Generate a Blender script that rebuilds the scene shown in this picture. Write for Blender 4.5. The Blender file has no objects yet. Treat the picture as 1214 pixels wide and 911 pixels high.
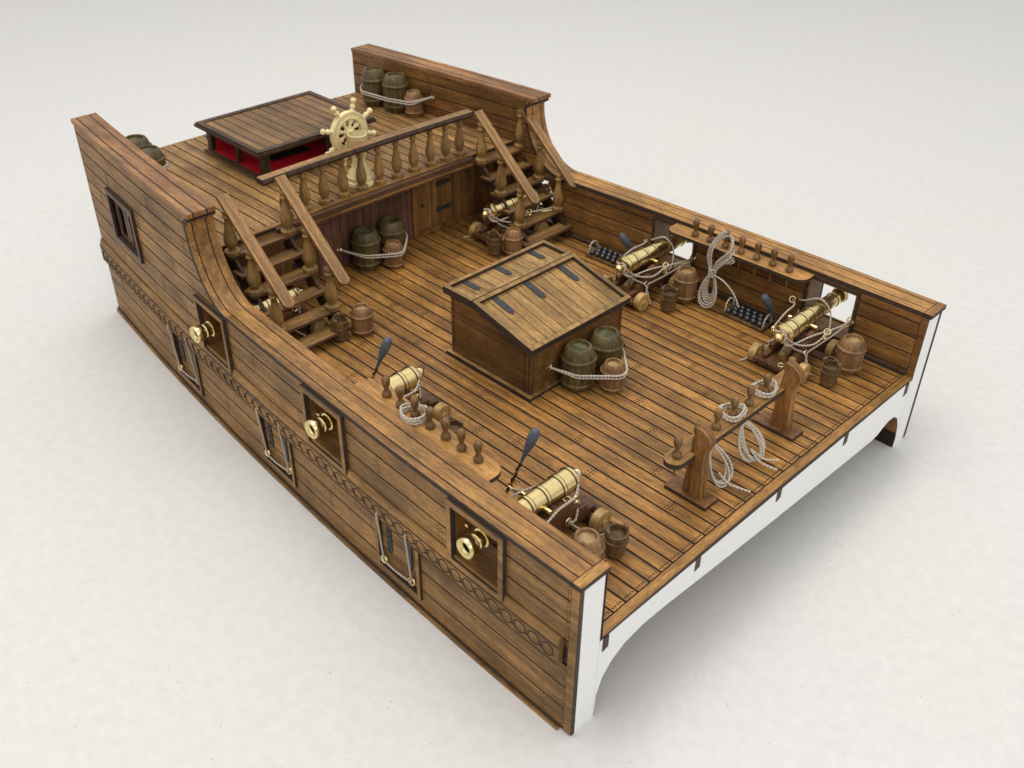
import bpy, math, random
from mathutils import Vector, Matrix
random.seed(7)
S = bpy.context.scene
COL = S.collection
PI = math.pi

# ------------------------------------------------------------------ materials
def newmat(name):
    m = bpy.data.materials.new(name); m.use_nodes = True
    nt = m.node_tree; b = nt.nodes['Principled BSDF']
    return m, nt, b
def nd(nt, t, **kw):
    n = nt.nodes.new(t)
    for k, v in kw.items(): setattr(n, k, v)
    return n
def setin(n, **kw):
    for k, v in kw.items(): n.inputs[k.replace('_', ' ')].default_value = v

def wood(name, dark, mid, light, axis='X', rough=.5, spread=.55, scale=1.0, spec=.35, stain=.35):
    """grain stretched along an object axis; 'tint' face attribute shifts every plank"""
    dark,mid,light=[(q[0]*1.42,q[1]*1.38,q[2]*.98) for q in (dark,mid,light)]
    m, nt, b = newmat(name); L = nt.links
    tc = nd(nt, 'ShaderNodeTexCoord'); at = nd(nt, 'ShaderNodeAttribute', attribute_name='tint')
    mp = nd(nt, 'ShaderNodeMapping')
    s = {'X': (.62, 8.5, 8.5), 'Y': (8.5, .62, 8.5), 'Z': (8.5, 8.5, .62)}[axis]
    mp.inputs['Scale'].default_value = tuple(q*scale for q in s)
    L.new(tc.outputs['Object'], mp.inputs['Vector'])
    mul = nd(nt, 'ShaderNodeMath', operation='MULTIPLY'); mul.inputs[1].default_value = 61.7
    L.new(at.outputs['Fac'], mul.inputs[0])
    n1 = nd(nt, 'ShaderNodeTexNoise', noise_dimensions='4D'); setin(n1, Scale=1.0, Detail=5.0, Roughness=.62, Distortion=.35)
    n2 = nd(nt, 'ShaderNodeTexNoise', noise_dimensions='4D'); setin(n2, Scale=6.0, Detail=3.0, Roughness=.7)
    for n in (n1, n2):
        L.new(mp.outputs[0], n.inputs['Vector']); L.new(mul.outputs[0], n.inputs['W'])
    n3 = nd(nt, 'ShaderNodeTexNoise'); setin(n3, Scale=.55, Detail=3.0)
    L.new(tc.outputs['Object'], n3.inputs['Vector'])
    cr = nd(nt, 'ShaderNodeValToRGB'); e = cr.color_ramp.elements
    e[0].position = .24; e[0].color = (*dark, 1); e[1].position = .76; e[1].color = (*light, 1)
    k = e.new(.50); k.color = (*mid, 1)
    # fac = n1 *.75 + n2*.25 + (tint-.5)*spread
    a = nd(nt, 'ShaderNodeMath', operation='MULTIPLY_ADD'); a.inputs[1].default_value = .70
    L.new(n1.outputs['Fac'], a.inputs[0])
    b2 = nd(nt, 'ShaderNodeMath', operation='MULTIPLY'); b2.inputs[1].default_value = .30
    L.new(n2.outputs['Fac'], b2.inputs[0]); L.new(b2.outputs[0], a.inputs[2])
    c = nd(nt, 'ShaderNodeMath', operation='MULTIPLY_ADD'); c.inputs[1].default_value = spread*.32; 
    sb = nd(nt, 'ShaderNodeMath', operation='SUBTRACT'); sb.inputs[1].default_value = .5
    L.new(at.outputs['Fac'], sb.inputs[0]); L.new(sb.outputs[0], c.inputs[0]); L.new(a.outputs[0], c.inputs[2])
    L.new(c.outputs[0], cr.inputs['Fac'])
    hs = nd(nt, 'ShaderNodeHueSaturation')
    v = nd(nt, 'ShaderNodeMapRange'); setin(v, From_Min=.3, From_Max=.7, To_Min=1-stain, To_Max=1+stain*.55)
    L.new(n3.outputs['Fac'], v.inputs['Value']); L.new(v.outputs[0], hs.inputs['Value'])
    L.new(cr.outputs['Color'], hs.inputs['Color'])
    mp3 = nd(nt, 'ShaderNodeMapping'); mp3.inputs['Scale'].default_value = tuple((.10 if q<1 else 3.2)*scale for q in s)
    L.new(tc.outputs['Object'], mp3.inputs['Vector'])
    n5 = nd(nt, 'ShaderNodeTexNoise', noise_dimensions='4D'); setin(n5, Scale=1.0, Detail=3.0, Roughness=.6)
    L.new(mp3.outputs[0], n5.inputs['Vector']); L.new(mul.outputs[0], n5.inputs['W'])
    sr = nd(nt, 'ShaderNodeMapRange'); setin(sr, From_Min=.38, From_Max=.60, To_Min=.62, To_Max=1.10)
    L.new(n5.outputs['Fac'], sr.inputs['Value'])
    ms = nd(nt, 'ShaderNodeMath', operation='MULTIPLY'); L.new(v.outputs[0], ms.inputs[0]); L.new(sr.outputs[0], ms.inputs[1])
    L.new(ms.outputs[0], hs.inputs['Value'])
    # pores: short dark flecks along the grain
    mp2 = nd(nt, 'ShaderNodeMapping'); mp2.inputs['Scale'].default_value = tuple(q*scale*3 for q in s)
    L.new(tc.outputs['Object'], mp2.inputs['Vector'])
    n4 = nd(nt, 'ShaderNodeTexNoise'); setin(n4, Scale=1.6, Detail=2.0)
    L.new(mp2.outputs[0], n4.inputs['Vector'])
    pr = nd(nt, 'ShaderNodeMapRange'); setin(pr, From_Min=.36, From_Max=.50, To_Min=.50, To_Max=1.02)
    L.new(n4.outputs['Fac'], pr.inputs['Value'])
    mx = nd(nt, 'ShaderNodeMix', data_type='RGBA', blend_type='MULTIPLY'); mx.inputs['Factor'].default_value = 1
    L.new(hs.outputs['Color'], mx.inputs['A']); L.new(pr.outputs[0], mx.inputs['B'])
    L.new(mx.outputs['Result'], b.inputs['Base Color'])
    b.inputs['Roughness'].default_value = rough; b.inputs['Specular IOR Level'].default_value = spec
    bp = nd(nt, 'ShaderNodeBump'); setin(bp, Strength=.25, Distance=.02)
    L.new(n2.outputs['Fac'], bp.inputs['Height']); L.new(bp.outputs[0], b.inputs['Normal'])
    return m

def plain(name, col, rough=.6, metal=0.0, var=.18, scale=6.0, spec=.4, bump=0.0):
    m, nt, b = newmat(name); L = nt.links
    tc = nd(nt, 'ShaderNodeTexCoord'); n = nd(nt, 'ShaderNodeTexNoise'); setin(n, Scale=scale, Detail=4.0, Roughness=.6)
    L.new(tc.outputs['Object'], n.inputs['Vector'])
    cr = nd(nt, 'ShaderNodeValToRGB'); e = cr.color_ramp.elements
    e[0].position = .3; e[1].position = .7
    e[0].color = (*[c*(1-var) for c in col], 1); e[1].color = (*[min(1, c*(1+var)) for c in col], 1)
    L.new(n.outputs['Fac'], cr.inputs['Fac']); L.new(cr.outputs['Color'], b.inputs['Base Color'])
    b.inputs['Roughness'].default_value = rough; b.inputs['Metallic'].default_value = metal
    b.inputs['Specular IOR Level'].default_value = spec
    if bump:
        bp = nd(nt, 'ShaderNodeBump'); setin(bp, Strength=bump, Distance=.02)
        L.new(n.outputs['Fac'], bp.inputs['Height']); L.new(bp.outputs[0], b.inputs['Normal'])
    return m

M = {}
M['deck'] = wood('deck_wood', (.095,.042,.014), (.265,.126,.039), (.42,.220,.076), 'X', spread=.38)
M['hull'] = wood('hull_wood', (.115,.055,.021), (.225,.117,.046), (.335,.19,.082), 'X', spread=.45, rough=.55)
M['inner'] = wood('bulwark_wood', (.085,.036,.013), (.17,.077,.027), (.26,.13,.05), 'X', spread=.7)
M['rail'] = wood('rail_wood', (.13,.058,.02), (.265,.13,.046), (.40,.215,.082), 'X', spread=.7)
M['poopdeck'] = wood('poop_deck_wood', (.125,.062,.026), (.235,.128,.056), (.33,.19,.088), 'X', spread=.6, rough=.55)
M['pooprail'] = wood('poop_rail_wood', (.11,.048,.024), (.21,.10,.050), (.30,.165,.085), 'X', spread=.5)
M['cross'] = wood('cross_grain_wood', (.12,.055,.02), (.25,.125,.045), (.38,.21,.085), 'Y', spread=.6)
M['fascia'] = wood('fascia_wood', (.045,.022,.016), (.10,.052,.036), (.17,.09,.06), 'Y', spread=.6)
M['roof'] = wood('cabin_roof_wood', (.075,.036,.018), (.145,.076,.037), (.215,.122,.062), 'X', spread=.5)
M['dark'] = wood('dark_walnut', (.018,.009,.006), (.043,.022,.014), (.08,.043,.027), 'X', spread=.5)
M['darkz'] = wood('dark_walnut_upright', (.018,.009,.006), (.043,.022,.014), (.08,.043,.027), 'Z', spread=.5)
M['purple'] = wood('purple_wood', (.055,.025,.022), (.11,.053,.048), (.17,.09,.08), 'Z', spread=.6)
M['upright'] = wood('upright_wood', (.085,.038,.016), (.17,.08,.033), (.26,.135,.058), 'Z', spread=.5)
M['tan'] = wood('handrail_wood', (.14,.068,.033), (.25,.134,.068), (.35,.205,.115), 'X', spread=.3, stain=.2)
M['tany'] = wood('handrail_cross_wood', (.105,.053,.027), (.205,.112,.056), (.30,.175,.09), 'Y', spread=.3, stain=.3)
M['tread'] = wood('tread_wood', (.08,.039,.018), (.165,.088,.040), (.25,.14,.065), 'Y', spread=.5)
M['baluster'] = wood('baluster_wood', (.125,.066,.026), (.225,.130,.054), (.32,.20,.09), 'Z', spread=.3, stain=.2, rough=.45)
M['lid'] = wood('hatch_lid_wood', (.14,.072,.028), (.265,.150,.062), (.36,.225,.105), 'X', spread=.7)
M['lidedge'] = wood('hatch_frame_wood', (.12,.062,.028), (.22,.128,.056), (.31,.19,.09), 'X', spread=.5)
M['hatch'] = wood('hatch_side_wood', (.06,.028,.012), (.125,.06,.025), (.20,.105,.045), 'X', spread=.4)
M['pin'] = wood('pin_wood', (.09,.044,.018), (.17,.088,.036), (.26,.15,.065), 'Z', spread=.3, rough=.38, spec=.45)
M['carriage'] = wood('carriage_wood', (.045,.019,.011), (.10,.043,.024), (.17,.08,.042), 'Y', spread=.3, rough=.4)
M['truck'] = wood('truck_wood', (.23,.14,.065), (.35,.225,.11), (.46,.31,.17), 'Z', spread=.2)
M['barrel'] = wood('barrel_wood', (.105,.052,.028), (.195,.105,.058), (.28,.165,.10), 'Z', spread=.3, rough=.42, stain=.25)
M['bucket'] = wood('bucket_wood', (.05,.028,.015), (.105,.06,.035), (.165,.10,.06), 'Z', spread=.3, rough=.4)
M['green'] = wood('green_stained_wood', (.040,.027,.012), (.085,.060,.028), (.135,.10,.050), 'Z', spread=.3, rough=.45, stain=.3)
M['greentop'] = wood('green_lid_wood', (.040,.038,.022), (.085,.082,.048), (.14,.135,.085), 'X', spread=.3, rough=.5)
M['barreltop'] = wood('pale_lid_wood', (.20,.12,.066), (.33,.215,.125), (.44,.30,.19), 'X', spread=.3)
M['char'] = plain('burnt_edge', (.040,.023,.014), .75, var=.4)
M['seam'] = plain('seam_shadow_wood', (.024,.013,.008), .85, var=.3)  # dark joints and backings, also the painted shade on the skylight floor
M['white'] = plain('white_card', (.80,.80,.78), .7, var=.03, scale=3)
M['brass'] = plain('brass', (.78,.62,.29), .22, 1.0, var=.07, scale=9)
M['brassdark'] = plain('dark_brass_groove', (.10,.07,.03), .45, .7, var=.2)
M['rope'] = plain('rope_fibre', (.52,.46,.37), .9, var=.3, scale=30, bump=.5, spec=.15)
M['ropegrey'] = plain('grey_rope_fibre', (.45,.385,.305), .9, var=.3, scale=30, bump=.5, spec=.15)
M['cream'] = plain('cream_boxwood', (.74,.60,.31), .5, var=.12, scale=3)
M['red'] = plain('red_paint', (.66,.010,.026), .55, var=.06)
M['slate'] = plain('slate_blue_paint', (.075,.085,.105), .6, var=.5, scale=14, bump=.4)
M['hinge'] = plain('blued_hinge_metal', (.026,.031,.034), .5, var=.3)
M['black'] = plain('black_steel', (.022,.022,.025), .28, .0, var=.1, spec=1.0)
M['chain'] = plain('blackened_wire', (.02,.018,.016), .35, .5, var=.2)

def paper_mat():
    m, nt, b = newmat('paper'); L = nt.links
    tc = nd(nt, 'ShaderNodeTexCoord')
    n = nd(nt, 'ShaderNodeTexNoise'); setin(n, Scale=.07, Detail=3.0)
    n2 = nd(nt, 'ShaderNodeTexNoise'); setin(n2, Scale=2.2, Detail=6.0, Roughness=.75)
    v = nd(nt, 'ShaderNodeTexNoise'); setin(v, Scale=5.2, Detail=1.0)
    v2 = nd(nt, 'ShaderNodeTexNoise'); setin(v2, Scale=9.0, Detail=0.0)
    mpv = nd(nt, 'ShaderNodeMapping'); mpv.inputs['Scale'].default_value = (1, 2.4, 1); mpv.inputs['Rotation'].default_value = (0,0,.9)
    L.new(tc.outputs['Object'], mpv.inputs['Vector'])
    for q in (n, n2, v2): L.new(tc.outputs['Object'], q.inputs['Vector'])
    L.new(mpv.outputs[0], v.inputs['Vector'])
    cr = nd(nt, 'ShaderNodeValToRGB'); e = cr.color_ramp.elements
    e[0].position = .35; e[0].color = (.640,.630,.586, 1); e[1].position = .65; e[1].color = (.650,.632,.606, 1)
    L.new(n.outputs['Fac'], cr.inputs['Fac'])
    def mult(src, val, lo, hi, a, c=1.0):
        r = nd(nt, 'ShaderNodeMapRange'); setin(r, From_Min=lo, From_Max=hi, To_Min=a, To_Max=c)
        L.new(val, r.inputs['Value'])
        x = nd(nt, 'ShaderNodeMix', data_type='RGBA', blend_type='MULTIPLY'); x.inputs['Factor'].default_value = 1
        L.new(src, x.inputs['A']); L.new(r.outputs[0], x.inputs['B'])
        return x.outputs['Result']
    o = mult(cr.outputs['Color'], n2.outputs['Fac'], .3, .7, .93, 1.04)
    o = mult(o, v.outputs['Fac'], .19, .23, .45)
    o = mult(o, v2.outputs['Fac'], .10, .155, .60)
    L.new(o, b.inputs['Base Color']); b.inputs['Roughness'].default_value = .9
    b.inputs['Specular IOR Level'].default_value = .15
    bp = nd(nt, 'ShaderNodeBump'); setin(bp, Strength=.25, Distance=.05)
    L.new(n2.outputs['Fac'], bp.inputs['Height']); L.new(bp.outputs[0], b.inputs['Normal'])
    return m
M['paper'] = paper_mat()

# ------------------------------------------------------------------ mesh builder
class MB:
    def __init__(s): s.v=[]; s.f=[]; s.m=[]; s.t=[]; s.sm=[]
    def add(s, vs, fs, m=0, t=None, smooth=False, X=None):
        if t is None: t = .5
        o = len(s.v)
        s.v += [(X @ Vector(q)) if X else Vector(q) for q in vs]
        for i, q in enumerate(fs):
            s.f.append(tuple(o+a for a in q)); s.m.append(m[i] if isinstance(m, (list, tuple)) else m)
            s.t.append(t); s.sm.append(smooth)
        return s
    def hexa(s, p, m=0, t=None, side=None, X=None):
        # p: 8 points, bottom 0-3 ccw, top 4-7 ccw ; side = material of the 4 sides and bottom
        fs = [(4,5,6,7),(3,2,1,0),(0,1,5,4),(1,2,6,5),(2,3,7,6),(3,0,4,7)]
        sd = m if side is None else side
        return s.add(p, fs, [m, sd, sd, sd, sd, sd], t, X=X)
    def box(s, x0,x1,y0,y1,z0,z1, m=0, t=None, side=None, X=None):
        return s.hexa([(x0,y0,z0),(x1,y0,z0),(x1,y1,z0),(x0,y1,z0),(x0,y0,z1),(x1,y0,z1),(x1,y1,z1),(x0,y1,z1)], m, t, side, X)
    def prism(s, poly, lo, hi, axis='z', m=0, t=None, side=None, X=None):
        def P(a, b, c): return {'z':(a,b,c),'y':(a,c,b),'x':(c,a,b)}[axis]
        n = len(poly); vs = [P(a,b,lo) for a,b in poly]+[P(a,b,hi) for a,b in poly]
        fs = [tuple(range(n))[::-1], tuple(range(n,2*n))]+[(i,(i+1)%n,n+(i+1)%n,n+i) for i in range(n)]
        sd = m if side is None else side
        return s.add(vs, fs, [m,m]+[sd]*n, t, X=X)
    def lathe(s, prof, seg=20, m=0, t=None, X=None, cap=True, smooth=True):
        vs=[]; fs=[]; n=len(prof)
        for r,z in prof:
            for k in range(seg):
                a=2*PI*k/seg; vs.append((r*math.cos(a), r*math.sin(a), z))
        for i in range(n-1):
            for k in range(seg):
                k2=(k+1)%seg; fs.append((i*seg+k,i*seg+k2,(i+1)*seg+k2,(i+1)*seg+k))
        if cap:
            fs.append(tuple(range(seg))[::-1]); fs.append(tuple((n-1)*seg+k for k in range(seg)))
        return s.add(vs, fs, m, t, smooth, X)
    def tube(s, path, r, seg=6, m=0, t=None, closed=False, twist=0, X=None, lobes=0):
        P=[Vector(p) for p in path]; n=len(P); vs=[]; fs=[]
        up=Vector((0,0,1)); prev=None; L=0
        for i,p in enumerate(P):
            if closed: d=P[(i+1)%n]-P[i-1]
            else: d=P[min(i+1,n-1)]-P[max(i-1,0)]
            d = d.normalized() if d.length>1e-9 else Vector((1,0,0))
            if prev is None:
                a=d.cross(up); a = a.normalized() if a.length>.05 else d.cross(Vector((1,0,0))).normalized()
            else:
                a=(prev-d*prev.dot(d)); a=a.normalized() if a.length>1e-6 else prev
            prev=a; b=d.cross(a)
            if i: L+=(P[i]-P[i-1]).length
            for k in range(seg):
                th=2*PI*k/seg+twist*L
                rr=r*(1+.28*math.cos(lobes*2*PI*k/seg)) if lobes else r
                vs.append(p+a*(rr*math.cos(th))+b*(rr*math.sin(th)))
        for i in range(n if closed else n-1):
            j=(i+1)%n
            for k in range(seg):
                k2=(k+1)%seg; fs.append((i*seg+k,i*seg+k2,j*seg+k2,j*seg+k))
        if not closed:
            fs.append(tuple(range(seg))[::-1]); fs.append(tuple((n-1)*seg+k for k in range(seg)))
        return s.add(vs, fs, m, t, True, X)
    def sphere(s, c, r, m=0, seg=14, rings=9, t=None, sc=(1,1,1)):
        prof=[(max(1e-4,r*math.sin(PI*i/rings)), -r*math.cos(PI*i/rings)) for i in range(rings+1)]
        return s.lathe(prof, seg, m, t, Matrix.Translation(Vector(c)) @ Matrix.Diagonal((*sc,1)))
    def dot(s, c, n, r, m, seg=6):
        n=Vector(n).normalized(); a=n.cross(Vector((0,0,1)) if abs(n.z)<.9 else Vector((1,0,0))).normalized(); b=n.cross(a); c=Vector(c)
        vs=[c+a*(r*math.cos(2*PI*k/seg))+b*(r*math.sin(2*PI*k/seg))+n*.006 for k in range(seg)]
        vs+=[q-n*.03 for q in vs]
        fs=[tuple(range(seg))]+[(k,(k+1)%seg,seg+(k+1)%seg,seg+k) for k in range(seg)]
        return s.add(vs, fs, m)
    def build(s, name, mats, parent=None, loc=None, bevel=0):
        me=bpy.data.meshes.new(name); me.from_pydata([tuple(q) for q in s.v],[],s.f)
        for q in (mats if isinstance(mats,(list,tuple)) else [mats]): me.materials.append(M[q])
        me.polygons.foreach_set('material_index', s.m); me.polygons.foreach_set('use_smooth', s.sm)
        a=me.attributes.new('tint','FLOAT','FACE'); a.data.foreach_set('value', s.t)
        me.update(); 
        import bmesh
        bm=bmesh.new(); bm.from_mesh(me); bmesh.ops.recalc_face_normals(bm, faces=bm.faces); bm.to_mesh(me); bm.free()
        try: me.set_sharp_from_angle(angle=math.radians(42))
        except Exception: pass
        o=bpy.data.objects.new(name, me); COL.objects.link(o)
        if parent: o.parent=parent
        if loc: o.location=loc
        if bevel:
            bv=o.modifiers.new('bevel','BEVEL'); bv.width=bevel; bv.segments=2; bv.limit_method='ANGLE'; bv.angle_limit=math.radians(50)
        return o
def empty(name, loc=(0,0,0), rz=0.0):
    o=bpy.data.objects.new(name,None); COL.objects.link(o); o.location=loc; o.rotation_euler=(0,0,rz); o.empty_display_size=.2; return o
def tag(o, label, cat, group=None):
    o['label']=label; o['category']=cat
    if group: o['group']=group
    return o
def dup(root, loc, rz, label):
    def cp(o, par):
        c=o.copy(); COL.objects.link(c); c.parent=par
        for ch in o.children: cp(ch, c)
        return c
    r=cp(root, None); r.location=loc; r.rotation_euler=(0,0,rz); r['label']=label
    return r
def smooth_path(pts, n=8, closed=False):
    P=[Vector(p) for p in pts]; out=[]; N=len(P)
    rng=range(N if closed else N-1)
    for i in rng:
        if closed: a,b,c,d=P[i-1],P[i],P[(i+1)%N],P[(i+2)%N]
        else: a,b,c,d=P[max(i-1,0)],P[i],P[i+1],P[min(i+2,N-1)]
        for k in range(n):
            t=k/n
            out.append(.5*((2*b)+(c-a)*t+(2*a-5*b+4*c-d)*t*t+(3*b-a-3*c+d)*t**3))
    if not closed: out.append(P[-1])
    return out
def resample(pts, step):
    P=[Vector(p) for p in pts]; out=[P[0]]; carry=0
    for a,b in zip(P[:-1],P[1:]):
        L=(b-a).length
        if L<1e-6: continue
        t=step-carry
        while t<=L: out.append(a.lerp(b,t/L)); t+=step
        carry=L-(t-step)
    out.append(P[-1]); return out
def ropetube(mb, pts, r): return mb.tube(resample(pts,.03), r, 8, 0, twist=24, lobes=2)
def rnd(a=.0,b=1.0): return random.uniform(a,b)

# ------------------------------------------------------------------ ship lines
L_ = 30.8
def W(x): return 9.93-.0022*x*x                      # outer half breadth
def deckz(y): return 3.50-.0018*y*y                  # main deck camber
def poopz(y): return 7.18-.0010*y*y
def ztop(x):                                          # top of the bulwark under its cap
    if x>=-17.4: return 5.93
    if x<=-19.72: return 9.2
    return 8.9-2.97*math.sqrt(max(0,1-((x+17.4)/2.345)**2))
PW=.535
PORTS=[-3.82,-11.22,-18.75]
LIDS=[-7.62,-14.95,-22.3]
ship=empty('ship_section'); tag(ship,'long wooden deck section of a sailing ship model with planked hull, standing on white paper','model ship')

# ---- main deck planks, real seams and burnt nail marks
def planks_x(mb, x0, x1, zf, ylim, joints, t=.06, gap=.072, nails=True):
    for r in range(-19,19):
        y0=r*PW+.0; y1=y0+PW
        if max(abs(y0),abs(y1))>ylim(x1)+PW: continue
        js=[j for j in joints(r) if x0+.3<j<x1-.3]; tv=rnd()
        ends=[x1]+js+[x0]
        for a,b in zip(ends[:-1],ends[1:]):
            n=max(1,int(abs(a-b)/1.2)); 
            for k in range(n):
                xa=a-(a-b)*k/n-(.014 if k==0 else 0); xb=a-(a-b)*(k+1)/n+(.014 if k==n-1 else 0)
                def cl(y,x): l=ylim(x); return max(-l,min(l,y))
                q=[(xb,cl(y0+gap/2,xb)),(xa,cl(y0+gap/2,xa)),(xa,cl(y1-gap/2,xa)),(xb,cl(y1-gap/2,xb))]
                if abs(q[0][1]-q[3][1])<.02 and abs(q[1][1]-q[2][1])<.02: continue
                mb.hexa([(x,y,zf(y)-t) for x,y in q]+[(x,y,zf(y)) for x,y in q],0,tv,1)
        if nails:
            for j in js:
                for sx in (-.1,.1):
                    for fy in (.22,.5,.78):
                        y=y0+PW*fy
                        if abs(y)<ylim(j)-.05: mb.dot((j+sx,y,zf(y)),(0,0,1),.034,2)
            for fy in (.2,.4,.6,.8):
                y=y0+PW*fy
                if abs(y)<ylim(x1)-.05: mb.dot((x1-.12,y,zf(y)),(0,0,1),.034,2)
mb=MB()
SEQ=[2,0,4,3,1,5]
def mj(r): return [-(3.31+1.42*(SEQ[r%6]+6*k)) for k in (-1,0,1,2)]
planks_x(mb,-21.6,-.34,deckz,lambda x:W(x)-.9,mj)
mb.build('deck_planking',['deck','char','char'],ship)
mb=MB()
for k in range(18):
    y0=-8.98+k*(17.96/18); y1=y0+17.96/18
    mb.hexa([(-.31,y0,3.28),(-.0,y0,3.28),(0,y1,3.28),(-.31,y1,3.28),(-.31,y0,deckz(y0)),(0,y0,deckz(y0)),(0,y1,deckz(y1)),(-.31,y1,deckz(y1))],0,.35+.3*((k//5)%2),1)
mb.build('deck_margin_plank',['cross','char'],ship)
mb=MB()
ys=[-8.95+17.9*k/12 for k in range(13)]
for a,b in zip(ys[:-1],ys[1:]):
    for xa,xb in zip([-.02-1.5*i for i in range(15)],[-.02-1.5*(i+1) for i in range(15)]):
        def c(y,x): l=W(x)-.85; return max(-l,min(l,y))
        q=[(xb,c(a,xb)),(xa,c(a,xa)),(xa,c(b,xa)),(xb,c(b,xb))]
        if abs(q[0][1]-q[3][1])<.01: continue
        mb.hexa([(x,y,deckz(y)-.13) for x,y in q]+[(x,y,deckz(y)-.035) for x,y in q])
mb.build('deck_underlay','seam',ship)

# ---- hull sides: planked skins with real openings
def cell_rows(rows, holes, xa, xb):
    out=[]
    for ri,(z0,z1) in enumerate(rows):
        segs=[(z0,z1)]
        for hx0,hx1,hz0,hz1 in holes:
            if xb<=hx1+1e-6 and xa>=hx0-1e-6:
                ns=[]
                for a,b in segs:
                    if hz1<=a or hz0>=b: ns.append((a,b)); continue
                    if a<hz0: ns.append((a,hz0))
                    if b>hz1: ns.append((hz1,b))
                segs=ns
        out.append((ri,segs))
    return out
def skin(mb, sgn, inner, rows, holes, x0=-L_, x1=0.0, off=0.0, thick=.05, gap=.036, joint=None, m=0, side=1, nails=True):
    xs={x0,x1}
    x=x1
    while x>x0: xs.add(round(x,3)); x-=.55
    for hx0,hx1,_,_ in holes:
        for q in (hx0,hx1):
            if x0<q<x1: xs.add(q)
    for q in [-17.4-.235*k for k in range(11)]: 
        if x0<q<x1: xs.add(q)
    jl={}
    for ri,_ in enumerate(rows):
        jl[ri]=[j for j in (joint(ri) if joint else []) if x0+.5<j<x1-.5 and not any(h[0]-.3<j<h[1]+.3 and rows[ri][0]<h[3] and rows[ri][1]>h[2] for h in holes)]
        for j in jl[ri]: xs.add(round(j,3))
    xs=sorted(xs)
    keep=[xs[0]]
    for q in xs[1:]:
        if q-keep[-1]>1e-4: keep.append(q)
    xs=keep
    tv={}
    def tintof(ri,xm):
        k=ri
        if k not in tv: tv[k]=rnd()
        return tv[k]
    def Y(x,d): 
        base=W(x)-(1.0 if inner else 0)
        return sgn*(base+(-(off+d) if inner else (off+d)))
    for xa,xb in zip(xs[:-1],xs[1:]):
        for ri,segs in cell_rows(rows,holes,xa,xb):
            for (a,b) in segs:
                lo=a+(gap/2 if gap else 0); 
                ba=min(b-gap/2,ztop(xa)); bb=min(b-gap/2,ztop(xb))
                if ba<=lo+.005 and bb<=lo+.005: continue
                ba=max(ba,lo+.002); bb=max(bb,lo+.002)
                ja = gap/2 if any(abs(j-xa)<1e-3 for j in jl[ri]) else 0
                jb = gap/2 if any(abs(j-xb)<1e-3 for j in jl[ri]) else 0
                A=xa+ja*.3; B=xb-jb*.3
                p=[(A,Y(A,0),lo),(B,Y(B,0),lo),(B,Y(B,0),bb),(A,Y(A,0),ba),(A,Y(A,thick),lo),(B,Y(B,thick),lo),(B,Y(B,thick),bb),(A,Y(A,thick),ba)]
                mb.hexa(p,m,tintof(ri,(xa+xb)/2),side)
    if nails:
        for ri,(z0,z1) in enumerate(rows):
            for j in jl[ri]:
                if ztop(j)<z1: continue
                for sx in (-.1,.1):
                    for k in range(4):
                        z=z0+(z1-z0)*(.2+.2*k); mb.dot((j+sx,Y(j+sx,thick),z),(0,-sgn if inner else sgn,0),.027,2)
            if x1==0.0:
                for k in range(5):
                    z=z0+(z1-z0)*(.14+.18*k)
                    if z<ztop(0): mb.dot((-.42,Y(-.42,thick),z),(0,-sgn if inner else sgn,0),.027,2)
ORows=[(.16,1.0),(1.0,1.9),(1.9,2.82),(3.55,3.82),(3.82,4.55),(4.55,5.32),(5.32,6.06),(6.06,6.72),(6.72,7.42),(7.42,8.1),(8.1,8.8),(8.8,9.22)]
IRows=[(3.3,3.6),(3.6,4.3),(4.3,5.0),(5.0,5.62),(5.62,6.15),(6.15,6.8),(6.8,7.55),(7.55,8.1),(8.1,8.7),(8.7,9.22)]
PH=[(p-1.0,p+1.0,3.72,5.78) for p in PORTS]
LH=[(p-1.0,p+1.0,.7,2.72) for p in LIDS]
WH=[(-27.75,-25.3,5.2,7.15)]
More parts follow.
